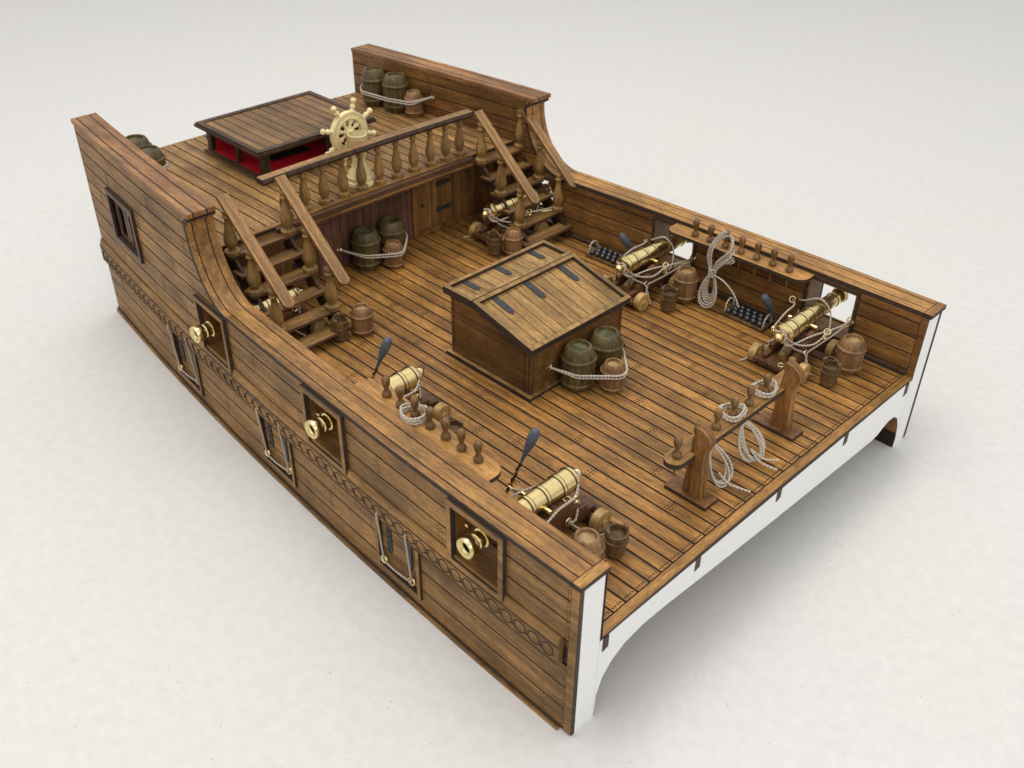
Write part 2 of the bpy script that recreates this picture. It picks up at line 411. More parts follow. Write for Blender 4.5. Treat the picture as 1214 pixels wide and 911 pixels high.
for sgn in (-1,1):
    holes=PH+(LH+WH if sgn<0 else [])
    mb=MB()
    skin(mb,sgn,False,[(.0,9.25)],holes,-L_+.02,-.03,-.045,.04,0,None,3,3,False)          # dark backing
    skin(mb,sgn,False,ORows,holes,-L_,-.3,0,.045,.06,lambda r:[-(1.1+(r*2.95)%7.4+7.4*k) for k in range(5)])
    # vertical margin board at the fore end
    for z0,z1 in [(.05,2.8),(2.8,5.93)]:
        mb.hexa([(-.28,sgn*W(0),z0),(0,sgn*W(0),z0),(0,sgn*W(0),z1),(-.28,sgn*W(0),z1),(-.28,sgn*(W(0)+.05),z0),(0,sgn*(W(0)+.05),z0),(0,sgn*(W(0)+.05),z1),(-.28,sgn*(W(0)+.05),z1)],0,.5,1)
    for z0,z1 in [(ORows[i][0],ORows[i][1]) for i in range(7)]:
        for k in range(5):
            mb.dot((-.38,sgn*(W(.38)+.045),z0+(z1-z0)*(.14+.18*k)),(0,sgn,0),.027,2)
    mb.build('hull_side',['hull','char','char','seam'],ship)
    mb=MB()
    ih=PH+(WH if sgn<0 else [])
    skin(mb,sgn,True,[(.0,9.25)],PH+(LH+WH if sgn<0 else []),-L_+.02,-.03,-.045,.04,0,None,3,3,False)
    skin(mb,sgn,True,IRows,ih,-L_,-.28,0,.03,.052,lambda r:[-(2.0+(r*2.95)%7.4+7.4*k) for k in range(5)],0,1,True)
    mb.hexa([(-.26,sgn*(W(0)-1.0),3.3),(0,sgn*(W(0)-1.0),3.3),(0,sgn*(W(0)-1.0),5.93),(-.26,sgn*(W(0)-1.0),5.93),(-.26,sgn*(W(0)-1.03),3.3),(0,sgn*(W(0)-1.03),3.3),(0,sgn*(W(0)-1.03),5.93),(-.26,sgn*(W(0)-1.03),5.93)],0,.4,1)
    # waterway strip at deck edge
    for k in range(20):
        a=-.3-k*1.065; b=a-1.065
        ya=W(a)-1.03; yb=W(b)-1.03
        mb.hexa([(b,sgn*(yb-.1),3.32),(a,sgn*(ya-.1),3.32),(a,sgn*ya,3.32),(b,sgn*yb,3.32),(b,sgn*(yb-.1),3.50),(a,sgn*(ya-.1),3.50),(a,sgn*ya,3.50),(b,sgn*yb,3.50)],1,.3,1)
    mb.build('bulwark_lining',['inner','char','char','seam'],ship)
    # end closing boards
    mb=MB(); y0,y1=sorted((sgn*(W(L_)-1.02),sgn*(W(L_)+.04)))
    mb.box(-L_-.06,-L_+.01,y0,y1,.0,9.2,0,.4)
    mb.build('stern_board','upright',ship)

# ---- caps
def strip(mb, sgn, x0, x1, ya, yb, z0, z1, n, m=0, side=1, t=None, seam=True):
    for k in range(n):
        a=x1+(x0-x1)*k/n; b=x1+(x0-x1)*(k+1)/n
        q=[(b,sgn*(W(b)+ya)),(a,sgn*(W(a)+ya)),(a,sgn*(W(a)+yb)),(b,sgn*(W(b)+yb))]
        mb.hexa([(x,y,z0) for x,y in q]+[(x,y,z1) for x,y in q],m,t,side)
SW=[(-1.04,-.72),(-.675,-.17),(-.125,.10)]
for sgn in (-1,1):
    mb=MB()
    for a,b in SW: strip(mb,sgn,-17.4,-.26,a,b,5.95,6.12,16,0,1,rnd())
    strip(mb,sgn,-17.4,-.02,-1.02,.08,5.93,6.09,16,1,1)
    y0,y1=sorted((sgn*(W(0)-1.04),sgn*(W(0)+.10))); mb.box(-.235,.07,y0,y1,5.95,6.12,2,.6,1)
    mb.build('waist_rail',['rail','char','cross'],ship)
    mb=MB()
    for a,b in SW: strip(mb,sgn,-L_-.1,-19.22,a+.02,b,9.2,9.38,10,0,2,rnd())
    strip(mb,sgn,-L_-.08,-19.26,-1.0,.08,9.21,9.365,10,1,1)
    mb.build('poop_rail',['pooprail','char','pooprail'],ship)
    # hollow curved sweep from poop rail down to waist rail
    mb=MB(); prof=[]
    for k in range(15):
        th=PI/2*k/14; prof.append((-17.4-2.345*math.sin(th), 8.9-2.97*math.cos(th)))
    prof.append((-19.72,8.98)); prof.append((-19.58,9.08)); prof.append((-19.40,9.2))
    for a,b in SW:
        tv=rnd(.35,.7)
        for (xa,za),(xb,zb) in zip(prof[:-1],prof[1:]):
            d=Vector((xb-xa,0,zb-za)).normalized(); nn=Vector((-d.z,0,d.x))*(-.17)
            if nn.z<0 and nn.x<0: nn=-nn
            q=[(xb,sgn*(W(xb)+a),zb),(xa,sgn*(W(xa)+a),za),(xa,sgn*(W(xa)+b),za),(xb,sgn*(W(xb)+b),zb)]
            mb.hexa(q+[(x+nn.x,y,z+nn.z) for x,y,z in q],0,tv,1)
    for (xa,za),(xb,zb) in zip(prof[:-1],prof[1:]):
        d=Vector((xb-xa,0,zb-za)).normalized(); nn=Vector((-d.z,0,d.x))*(-.13)
        if nn.z<0 and nn.x<0: nn=-nn
        q=[(xb,sgn*(W(xb)-1.02),zb),(xa,sgn*(W(xa)-1.02),za),(xa,sgn*(W(xa)+.08),za),(xb,sgn*(W(xb)+.08),zb)]
        mb.hexa(q+[(x+nn.x,y,z+nn.z) for x,y,z in q],1,.5,1)
    y0,y1=sorted((sgn*(W(19.5)-1.0),sgn*(W(19.5)+.06))); mb.prism([(-19.74,8.72),(-19.30,9.19),(-19.74,9.19)],y0,y1,'y',0,.3,0)
    mb.build('rail_sweep',['rail','char'],ship)
    # wale belt with linked rings
    mb=MB()
    strip(mb,sgn,-L_-.08,-.5,.03,.20,2.84,3.50,26,0,0,.45)
    for k in range(26):
        a=-.5+(-L_+.42)*k/26; b=-.5+(-L_+.42)*(k+1)/26
        mb.hexa([(b,sgn*(W(b)+.04),3.5),(a,sgn*(W(a)+.04),3.5),(a,sgn*(W(a)+.20),3.5),(b,sgn*(W(b)+.20),3.5),
                 (b,sgn*(W(b)+.04),3.80),(a,sgn*(W(a)+.04),3.80),(a,sgn*(W(a)+.10),3.80),(b,sgn*(W(b)+.10),3.80)],0,.75,0)
    strip(mb,sgn,-L_-.1,-.48,.03,.215,3.485,3.52,26,1,1)
    strip(mb,sgn,-L_-.1,-.48,.03,.215,2.825,2.86,26,1,1)
    y0,y1=sorted((sgn*(W(.5)+.04),sgn*(W(.5)+.21))); mb.box(-.51,-.46,y0,y1,2.84,3.8,0,.2)
    if sgn<0:
        x=-.88
        while x>-L_+.2:
            yy=sgn*(W(x)+.205)
            mb.tube([(x+.215*math.cos(q*PI/10),yy,3.17+.215*math.sin(q*PI/10)) for q in range(20)],.02,4,1,closed=True)
            for dz in (-.07,.07): mb.box(x-.27-.035,x-.27+.035,yy-.012,yy+.012,3.17+dz-.012,3.17+dz+.012,1)
            x-=.536
    mb.build('wale_belt',['hull','char'],ship)
    mb=MB()
    strip(mb,sgn,-L_-.1,-.42,.0,.17,0,.13,20,0,0,.3); strip(mb,sgn,-L_-.1,-.42,.0,.10,.13,.20,20,1,1)
    mb.build('bottom_moulding',['hull','char'],ship)

# ---- port frames
def hx(mb, sgn, x0,x1,z0,z1,yin,yout,m,t=.5,side=None):
    q=[(x0,z0),(x1,z0),(x1,z1),(x0,z1)]
    mb.hexa([(x,sgn*(W(x)+yin),z) for x,z in q]+[(x,sgn*(W(x)+yout),z) for x,z in q],m,t,side)
def frame(name, sgn, x0,x1,z0,z1,w,yin,yout,parent,mats=('hull','char'),front=True):
    mb=MB(); ins=(0,1)
    hx(mb,sgn,x0,x1,z1,z1+w,yin,yout,0,.35,1); hx(mb,sgn,x0,x1,z0-w,z0,yin,yout,0,.5,1)
    hx(mb,sgn,x0-w,x0,z0-w,z1+w,yin,yout,0,.6,1); hx(mb,sgn,x1,x1+w,z0-w,z1+w,yin,yout,0,.55,1)
    return mb.build(name,list(mats),parent)
for sgn in (-1,1):
    for p in PORTS:
        fr=frame('gunport_frame',sgn,p-.98,p+.98,3.74,5.74,.19,.0,.20,ship)
        mb=MB()                              # reveal boards through the wall thickness
        hx(mb,sgn,p-1.0,p+1.0,5.74,5.80,-1.05,.0,0,.3); hx(mb,sgn,p-1.0,p+1.0,3.68,3.74,-1.05,.0,0,.4)
        hx(mb,sgn,p-1.02,p-.96,3.68,5.80,-1.05,.0,0,.5); hx(mb,sgn,p+.96,p+1.02,3.68,5.80,-1.05,.0,0,.5)
        mb.build('reveal','inner',fr)
        mb=MB()
        hx(mb,sgn,p-1.12,p+1.12,5.80,5.9,-1.07,-1.03,0,.4,1); hx(mb,sgn,p-1.12,p+1.12,3.6,3.68,-1.07,-1.03,0,.4,1)
        for s in (-1,1): hx(mb,sgn,min(p+s*1.02,p+s*1.14),max(p+s*1.02,p+s*1.14),3.6,5.9,-1.07,-1.03,0,.6,1)
        mb.build('inner_trim',['inner','char'],fr)
# closed lids on the lower near side
for p in LIDS:
    fr=frame('lower_port_frame',-1,p-.98,p+.98,.72,2.70,.16,-.3,.14,ship)
    mb=MB()
    for k in range(3):
        z0=.75+k*.65; hx(mb,-1,p-.95,p+.95,z0,z0+.62,-.10,-.03,0,rnd(),1)
    hx(mb,-1,p-.97,p+.97,.73,2.69,-.3,-.17,1)
    ld=mb.build('port_lid',['hull','seam'],fr)
    for s in (-.55,.5):
        mb=MB(); hx(mb,-1,p+s-.12,p+s+.12,1.5,2.68,-.03,.01,0)
        hx(mb,-1,p+s-.06,p+s+.06,1.36,1.5,-.03,.01,0)
        for k in range(4): mb.dot((p+s,-(W(p)+.01),1.6+.25*k),(0,-1,0),.03,1)
        mb.build('hinge',['hinge','char'],ld)
    y=-(W(p)+.0)
    for s in (-.78,.62):
        mb=MB()
        mb.tube([(p+s+.14*math.cos(q*PI/7),y-.08+.02*math.sin(q*PI/7),1.0+.12*math.sin(q*PI/7)) for q in range(14)],.034,6,0,closed=True)
        mb.tube([(p+s,y+.14,1.0),(p+s,y-.06,1.0)],.035)
        mb.build('eyebolt','brass',ld)
    mb=MB()
    zt=2.95
    for s in (-.78,.62):
        ropetube(mb,smooth_path([(p+s+.05,y-.24,3.2),(p+s+.04,y-.27,3.08),(p+s+.01,y-.2,2.4),(p+s,y-.1,1.02)],6),.034)
    ropetube(mb,smooth_path([(p-.78,y-.11,.98),(p-.1,y-.13,.955),(p+.62,y-.11,.98)],6),.034)
    mb.build('lid_rope','ropegrey',ld)
# arched window in the poop side
fr=frame('gallery_window',-1,-27.75,-25.3,5.2,7.15,.2,.0,.18,ship,('fascia','char'))
mb=MB()
for i in (0,1):
    xa=-27.7+i*1.2; xb=xa+1.15; cx=(xa+xb)/2; r=.31
    ys=(W(cx))
    pts=[(xa,5.22),(xb,5.22),(xb,7.12),(xa,7.12)]
    # panel with an arched opening: built as bars
    hx(mb,-1,xa,cx-r,5.22,7.12,-.12,-.04,0); hx(mb,-1,cx+r,xb,5.22,7.12,-.12,-.04,0); hx(mb,-1,cx-r,cx+r,5.22,5.36,-.12,-.04,0)
    for k in range(8):
        a0=PI*k/8; a1=PI*(k+1)/8
        x0_=cx+r*math.cos(a1); x1_=cx+r*math.cos(a0)
        q=[(x0_,6.45+r*math.sin(a1)),(x1_,6.45+r*math.sin(a0)),(x1_,7.12),(x0_,7.12)]
        mb.hexa([(x,-(W(x)-.12),z) for x,z in q]+[(x,-(W(x)-.04),z) for x,z in q],0)
mb.build('tracery','fascia',fr)
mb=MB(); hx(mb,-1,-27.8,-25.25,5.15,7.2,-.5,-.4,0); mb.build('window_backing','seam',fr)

# ---- white end frame at the fore end (traced arch), wood edges inside
topz=lambda y: deckz(y)-.135
arch=[(-8.98,0),(-8.93,.9),(-8.72,1.5),(-8.35,1.93),(-7.8,2.22),(-7.0,2.36),(-6.0,2.34),(-3.3,2.14),(0,1.93),(3.3,1.76),(5.5,1.66),(6.6,1.62),(7.0,1.66),(7.35,1.80),(7.75,1.93),(8.2,1.90),(8.6,1.62),(8.85,1.1),(8.98,.5),(9.0,0)]
mb=MB()
for k in range(len(arch)-1):
    (a,za),(b,zb)=arch[k],arch[k+1]
    if b-a<.01: continue
    q=[(-.5,a,za),(-.012,a,za),(-.012,b,zb),(-.5,b,zb),(-.5,a,topz(a)-.0),(-.012,a,topz(a)),(-.012,b,topz(b)),(-.5,b,topz(b))]
    mb.add(q,[(1,2,6,5),(0,3,7,4),(0,1,2,3),(4,5,6,7)],[0,1,1,1])
for s in (-1,1):
    y0,y1=sorted((s*8.985,s*(W(0)-.13)))
    q=[(-.5,y0,0),(-.012,y0,0),(-.012,y1,0),(-.5,y1,0),(-.5,y0,5.92),(-.012,y0,5.92),(-.012,y1,5.92),(-.5,y1,5.92)]
    mb.add(q,[(1,2,6,5),(0,3,7,4),(0,1,2,3),(4,5,6,7),(0,1,5,4),(2,3,7,6)],[0,1,1,1,1,1])
mb.build('end_frame',['white','upright'],ship)
for s in (-1,1):
    mb=MB(); y0,y1=sorted((s*(W(0)-.13),s*(W(0)-.005))); mb.box(-.5,-.006,y0,y1,0,5.92,0,.25); mb.build('hull_edge','darkz',ship)
for y in (-8.72,-4.5,-.1,4.15,8.62):
    mb=MB(); z=topz(y)
    mb.hexa([(-.4,y-.12,z-.52),(.012,y-.12,z-.52),(.012,y+.12,z-.46),(-.4,y+.12,z-.46),(-.4,y-.12,z+.0),(.012,y-.12,z),(.012,y+.12,z),(-.4,y+.12,z)],0,.4,0)
    mb.build('deck_beam','darkz',ship)
# inner frames below deck
for x in (-6.5,-13.5,-21.6,-30.4):
    mb=MB(); w=W(x)-1.02
    for k in range(len(arch)-1):
        (a,za),(b,zb)=arch[k],arch[k+1]
        a*=w/9.0; b*=w/9.0
        if b-a<.01: continue
        zt=min(topz(a),topz(b))-.02
        mb.hexa([(x-.3,a,za),(x,a,za),(x,b,zb),(x-.3,b,zb),(x-.3,a,zt),(x,a,zt),(x,b,zt),(x-.3,b,zt)],0)
    mb.build('inner_frame','upright',ship)

# ---- poop deck
mb=MB()
def pj(r): return []
planks_x(mb,-L_,-20.62,poopz,lambda x:W(x)-1.0,pj,gap=.06,nails=False)
mb.build('poop_planking',['poopdeck','char','char'],ship)
mb=MB()
for a,b in zip([-8.6+17.2*k/8 for k in range(8)],[-8.6+17.2*(k+1)/8 for k in range(8)]):
    for xa,xb in zip([-20.4-1.3*i for i in range(8)],[-20.4-1.3*(i+1) for i in range(8)]):
        def c(y,x): l=W(x)-.95; return max(-l,min(l,y))
        q=[(xb,c(a,xb)),(xa,c(a,xa)),(xa,c(b,xa)),(xb,c(b,xb))]
        if abs(q[0][1]-q[3][1])<.01: continue
        mb.hexa([(x,y,poopz(y)-.16) for x,y in q]+[(x,y,poopz(y)-.035) for x,y in q])
mb.build('poop_underlay','seam',ship)
mb=MB()
def fas(x0,x1,z0,z1,m,t,y0=-5.15,y1=5.3,side=None):
    n=8
    for k in range(n):
        a=y0+(y1-y0)*k/n; b=y0+(y1-y0)*(k+1)/n
        za=-.0010*a*a; zb=-.0010*b*b
        mb.hexa([(x0,a,z0+za),(x1,a,z0+za),(x1,b,z0+zb),(x0,b,z0+zb),(x0,a,z1+za),(x1,a,z1+za),(x1,b,z1+zb),(x0,b,z1+zb)],m,t,side)
fas(-20.61,-20.42,7.0,7.19,1,.7)                 # light edge plank
fas(-20.42,-20.30,6.86,7.14,0,.4)                # dark moulding
fas(-20.42,-20.22,7.08,7.13,0,.8)
fas(-20.42,-20.25,6.78,6.86,1,.4)
fas(-20.42,-20.30,6.68,6.78,0,.5)
for s0,s1 in ((-8.3,-5.15),(5.3,8.3)): fas(-20.61,-20.42,6.8,7.19,1,.4,s0,s1)
mb.build('poop_edge_moulding',['fascia','cross'],ship)
mb=MB()
for y in (-7.2,-4.9,-2.4,0,2.5,5.1,7.3): mb.box(-21.55,-20.45,y-.12,y+.12,6.55,6.98,0,.4)
mb.build('poop_beam','dark',ship)

# ---- bulkhead with doors
mb=MB(); y=-8.45; k=0
while y<8.4:
    w=.42; mb.box(-21.66,-21.58,y+.012,y+w-.012,3.4,7.0,0 if abs(y+.2)<3 else 2,rnd()); y+=w
mb.box(-21.8,-21.64,-8.5,8.5,3.3,7.0,1)
mb.build('bulkhead',['purple','seam','upright'],ship)
for s in (-1,1):
    mb=MB(); c=s*4.0
    for a,b,z0,z1 in ((c-1.32,c-1.12,3.5,6.6),(c+1.12,c+1.32,3.5,6.6),(c-1.12,c+1.12,6.1,6.3),(c-1.12,c+1.12,3.5,3.7)): mb.box(-21.58,-21.46,a,b,z0,z1,0,.6)
    d=mb.build('door_frame',['upright','char'],ship)
    mb=MB()
    for k in range(5):
        a=c-1.09+k*.436; mb.box(-21.58,-21.52,a+.01,a+.426,3.74,6.06,0,rnd(.3,.9))
    dr=mb.build('door',['upright','char'],d)
    for z in (4.5,5.75):
        mb=MB(); mb.box(-21.52,-21.49,c+.1,c+1.0,z-.1,z+.1,0); mb.build('hinge','hinge',dr)
    mb=MB(); mb.sphere((-21.47,c-.75,5.0),.09,0); mb.build('handle','hinge',dr)

# ------------------------------------------------------------------ turned balusters
BAL=[(.185,0),(.195,.03),(.195,.17),(.17,.20),(.09,.215),(.085,.25),(.13,.34),(.165,.50),(.17,.62),(.155,.78),(.12,1.0),(.085,1.25),(.07,1.42),(.085,1.46),(.115,1.50),(.115,1.54),(.085,1.58),(.09,1.63),(.11,1.72),(.11,1.78)]
def baluster(parent, x, y, z, h=1.78, sc=1.0, name='baluster'):
    mb=MB(); mb.lathe([(r*sc*1.34,q*h/1.78) for r,q in BAL],16,0,rnd())
    return mb.build(name,'baluster',parent,(x,y,z))
bal=empty('balustrade',(-20.8,0,7.18)); tag(bal,'long wooden balustrade with a row of turned balusters along the poop deck edge','railing')
for y in (-4.3,-3.38,-2.44,-1.48,-.54,.40,1.36,2.3,3.26,4.14,4.98): baluster(bal,0,y,-.001*y*y,1.72)
mb=MB()
n=10
for k in range(n):
    a=-5.3+10.95*k/n; b=-5.3+10.95*(k+1)/n; za=1.72-.0015*a*a; zb=1.72-.0015*b*b
    prof=[(-.22,-.04),(.22,-.04),(.27,.07),(.21,.22),(-.21,.22),(-.27,.07)]
    vs=[(x,a,za+z) for x,z in prof]+[(x,b,zb+z) for x,z in prof]
    mb.add(vs,[(i,(i+1)%6,6+(i+1)%6,6+i) for i in range(6)]+[tuple(range(6))[::-1],tuple(range(6,12))],[1,1,1,0,1,1,1,1],.5)
mb.build('handrail',['tany','dark'],bal,(0,0,0),bevel=.03)

# ------------------------------------------------------------------ stairs
def staircase(yc, label):
    st=empty('staircase',(-18.3,yc,3.45)); tag(st,label,'stairs','matching stairs up to the poop deck')
    hw=1.47
    ox=18.3
    for i in range(6):
        xf=-16.72-.62*i; z=3.97+.583*i
        dpt=.68 if i<5 else .95
        ew=.12 if i==0 else 0
        mb=MB(); mb.prism([(xf-dpt,-hw-ew),(xf-.08,-hw-ew),(xf,-hw-ew+.09),(xf,hw+ew-.09),(xf-.08,hw+ew),(xf-dpt,hw+ew)],z-.13-3.45,z-3.45,'z',0,rnd(),1)
        mb.build('tread',['tread','fascia'],st,(ox,0,0),bevel=.015)
    for s in (-1,1):
        mb=MB(); y=s*(hw-.22)
        mb.prism([(-16.85,.0),(-17.3,.0),(-20.35,2.85),(-20.35,3.3),(-19.9,3.3),(-16.85,.45)],y-.06,y+.06,'y',0,.4)
        mb.build('stringer','dark',st,(ox,0,0))
    for s in (-1,1):
        for i,xx in ((1,-17.52),(3,-18.76),(5,-20.02)):
            z=3.97+.583*i-3.45
            baluster(st,xx+ox,s*1.25,z,1.80,1.14)
        mb=MB(); a=Vector((-20.46,0,9.02-3.45)); b=Vector((-16.86,0,5.98-3.45)); d=(b-a).normalized(); up=Vector((-d.z,0,d.x))
        if up.z<0: up=-up
        poly=[]; ln=(b-a).length; w=.235
        for k in range(9): th=-PI/2+PI*k/8; poly.append((ln+w*math.cos(th)*.9,w*math.sin(th)))
        poly+=[(0,w),(0,-w)]
        X=Matrix.Translation(a) @ Matrix(((d.x,0,up.x,0),(0,1,0,0),(d.z,0,up.z,0),(0,0,0,1)))
        mb.prism(poly,0,.15,'z',0,.6,1)
        o=mb.build('handrail',['tan','tread'],st,bevel=.015)
        o.matrix_local=Matrix.Translation((ox,s*1.25+.15,0)) @ X
    return st
staircase(-6.05,'wooden staircase beside the near hull side, nearer the camera, with sloping handrails')
staircase(6.85,'wooden staircase against the far bulwark, with sloping handrails, right of the plank bulkhead')

# ------------------------------------------------------------------ hatch
ht=empty('deck_hatch',(-11.1,0,3.5)); tag(ht,'raised wooden hatch house with a two-panel sloping hinged lid in the middle of the deck','hatch')
OX,OZ=11.1,-3.5
mb=MB()
x0,x1,yy=-13.15,-8.98,2.5
zt=lambda x: 6.12 if x<-11.76 else 6.12-(x+11.76)*.243
for s in (-1,1):
    for z0,z1,t in ((3.5,4.35,.3),(4.37,5.2,.6),(5.22,9,.45)):
        pts=[]
        top=[min(z1,zt(x)) for x in (x0,-11.76,x1)]
        if top[2]>z0: poly=[(x0,z0),(x1,z0),(x1,top[2]),(-11.76,top[1]),(x0,top[0])]
        else:
            xe=-11.76+(6.12-z0)/.243; poly=[(x0,z0),(xe,z0),(-11.76,top[1]),(x0,top[0])]
        a,b=sorted((s*(yy-.12),s*yy)); mb.prism(poly,a,b,'y',0,t)
mb.box(x1-.12,x1,-yy+.12,yy-.12,3.5,4.3,0,.35); mb.box(x1-.12,x1,-yy+.12,yy-.12,4.32,5.35,0,.55)
mb.box(x0,x0+.12,-yy+.12,yy-.12,3.5,6.1,0,.4)
mb.box(x0+.12,x1-.12,-yy+.13,yy-.13,3.6,5.2,1)
for s in (-1,1):
    for x in (x1-.10,x1-.32):
        a,b=sorted((s*yy,s*(yy+.012))); mb.box(x,x+.035,a,b,3.55,5.4,1)
    a,b=sorted((s*yy,s*(yy+.012))); mb.box(x0+.12,x0+.15,a,b,3.55,6.0,1)
    a,b=sorted((s*(yy-.1),s*(yy-.13))); mb.box(x1,x1+.012,a,b,3.55,5.3,1)
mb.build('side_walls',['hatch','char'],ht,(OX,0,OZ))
mb=MB()
for a in ((x0-.16,x1+.16,-yy-.16,-yy),(x0-.16,x1+.16,yy,yy+.16),(x1,x1+.16,-yy,yy),(x0-.16,x0,-yy,yy)):
    mb.box(*a,3.42,3.62,0,.4,1)
mb.build('base_moulding',['lidedge','char'],ht,(OX,0,OZ))
def lid(name, xa, xb, za, zb, nrow, hinges):
    """panel between (xa,za) aft and (xb,zb) fore, half width 2.68"""
    a=Vector((xa,0,za)); b=Vector((xb,0,zb)); d=(b-a).normalized(); up=Vector((-d.z,0,d.x)); ln=(b-a).length; hw=2.68; w=.17
    X=Matrix.Translation(a+Vector((OX,0,OZ))) @ Matrix(((d.x,0,up.x,0),(0,1,0,0),(d.z,0,up.z,0),(0,0,0,1)))
    mb=MB()
    mb.box(.01,ln-.01,-hw+.01,hw-.01,-.12,-.02,1)
    npl=11
    for k in range(npl):
        y0=-hw+w+(2*(hw-w))*k/npl; y1=-hw+w+(2*(hw-w))*(k+1)/npl
        mb.box(w,ln-w,y0+.014,y1-.014,-.02,.02,0,rnd(),1)
    for k in range(56):
        y=-hw+w+.1+(2*(hw-w)-.2)*k/55
        for x in (w+.09,ln-w-.09): mb.dot((x,y,.02),(0,0,1),.02,1)
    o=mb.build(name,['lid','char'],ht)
    o.matrix_local=X
    mb=MB()
    mb.box(0,w,-hw,hw,-.13,.16,0,.4,1); mb.box(ln-w,ln,-hw,hw,-.13,.16,0,.6,1)
    mb.box(w,ln-w,-hw,-hw+w,-.13,.16,0,.5,1); mb.box(w,ln-w,hw-w,hw,-.13,.16,0,.45,1)
    mb.build('lid_frame',['lidedge','char'],o)
    for y in (-1.75,-.1,1.75):
        mb=MB(); L1=hinges
        mb.prism([(w,y-.13),(w+L1-.15,y-.13),(w+L1,y-.05),(w+L1,y+.05),(w+L1-.15,y+.13),(w,y+.13)],.02,.05,'z',0,.5,1)
        for k in range(4): mb.dot((w+.15+k*(L1-.3)/3,y,.05),(0,0,1),.03,1)
        mb.build('hinge',['hinge','char'],o)
lid('aft_lid',-13.36,-11.83,6.27,6.27,11,.8)
lid('fore_lid',-11.80,-8.80,6.29,5.56,11,1.05)

# ------------------------------------------------------------------ cabin skylight with red inside
cb=empty('skylight_cabin',(-26.2,-.45,7.15)); tag(cb,'low dark-framed cabin skylight with plank roof and bright red inside, on the poop deck','skylight')
mb=MB()
hxx,hyy=2.5,3.1
for k in range(12):
    y0=-2.84+5.68*k/12; mb.box(-hxx+.26,hxx-.26,y0+.02,y0+5.68/12-.02,1.46,1.52,0,rnd(),1)
mb.box(-hxx+.1,hxx-.1,-hyy+.1,hyy-.1,1.38,1.47,1)
mb.build('roof_planks',['roof','seam'],cb)
mb=MB()
for z0,z1,e,t in ((1.30,1.38,-.14,.3),(1.38,1.49,0,.5),(1.49,1.57,-.06,.7)):
    X,Y=hxx+e,hyy+e
    for a in ((-X,-X+.26,-Y,Y),(X-.26,X,-Y,Y),(-X+.26,X-.26,-Y,-Y+.26),(-X+.26,X-.26,Y-.26,Y)): mb.box(*a,z0,z1,0,t)
mb.build('roof_moulding','dark',cb)
mb=MB(); mb.box(-2.8,2.05,-2.68,2.68,.0,.13,0,.4); mb.box(-2.7,1.95,-2.58,2.58,.12,.16,0,.7); mb.build('base_sill','fascia',cb)
for x in (-2.45,-.3,1.72):
    for y in (-2.35,-.8,.85,2.35):
        if abs(x)<.5 and abs(y)<1: continue
        if x<-2 and abs(y)<1: continue
        if x>1 and y==-.8: continue
        mb=MB(); w=.17 if abs(y)>2 and abs(x)>1 else .1
        mb.box(x-w,x+w,y-w,y+w,.15,1.31,0,.6); mb.build('post','darkz',cb)
mb=MB(); mb.box(-2.3,1.85,-2.45,2.45,.15,.19,0)
mb.box(-2.34,-2.27,-2.3,2.3,.19,1.3,0); mb.box(-2.27,1.6,2.2,2.27,.19,1.3,0)
mb.build('red_lining','red',cb)
mb=MB(); mb.box(-2.0,.7,-1.3,.7,.192,.21,0); mb.build('floor_shade_patch','seam',cb)  # dark sheet on the red floor, painting the shade under the roof

# ------------------------------------------------------------------ steering wheel
sw=empty('ships_wheel',(-21.75,-.15,7.18)); tag(sw,"cream ship's steering wheel on a turned pedestal behind the balustrade","ship's wheel")
mb=MB(); mb.lathe([(.62,0),(.62,.14),(.54,.18),(.57,.34),(.50,.40),(.47,.56),(.36,.66),(.28,1.0),(.26,1.5)],20,0); mb.build('pedestal','cream',sw,(.35,0,0))
mb=MB()
mb.lathe([(.25,1.35),(.36,1.5),(.42,1.58),(.43,1.66),(.43,2.08),(.40,2.16),(.01,2.17)],28,0,None,Matrix.Translation((.35,0,0)),cap=False); mb.tube([(-.2,0,2.0),(.2,0,1.95)],.14,14,0); mb.build('axle_block','cream',sw)
mb.build('axle_block','cream',sw,(.0,0,0),bevel=.03)
RX=Matrix.Rotation(PI/2,4,'Y')
hub=Matrix.Translation((-.2,0,2.05))
mb=MB()
R0,R1=.58,.89
prof=[(R0,-.10),(R0+.03,-.13),(R0+.08,-.13),(R0+.10,-.10),(R1-.07,-.10),(R1-.05,-.13),(R1,-.13),(R1+.02,-.10),(R1+.02,.10),(R1,.13),(R1-.05,.13),(R1-.07,.10),(R0+.1,.10),(R0+.08,.13),(R0+.03,.13),(R0,.10),(R0,-.10)]
mb.lathe(prof,40,0,None,hub@RX,cap=False); mb.build('rim','cream',sw)
mb=MB(); mb.lathe([(.16,-.12),(.2,-.08),(.2,.12),(.14,.2),(.1,.24)],20,0,None,hub@RX); mb.build('hub','cream',sw)
for k in range(8):
    th=PI/8+k*PI/4+.12
    X=hub @ Matrix.Rotation(th,4,'X')
    mb=MB()
    mb.lathe([(.06,.15),(.10,.22),(.06,.28),(.06,.34),(.11,.46),(.08,.54),(.07,.62)],12,0,None,X)
    mb.lathe([(.07,.86),(.12,.92),(.08,.97),(.10,1.02),(.12,1.10),(.08,1.16),(.06,1.20),(.10,1.25),(.13,1.33),(.10,1.40),(.03,1.43)],12,0,None,X)
    mb.build('spoke','cream',sw)

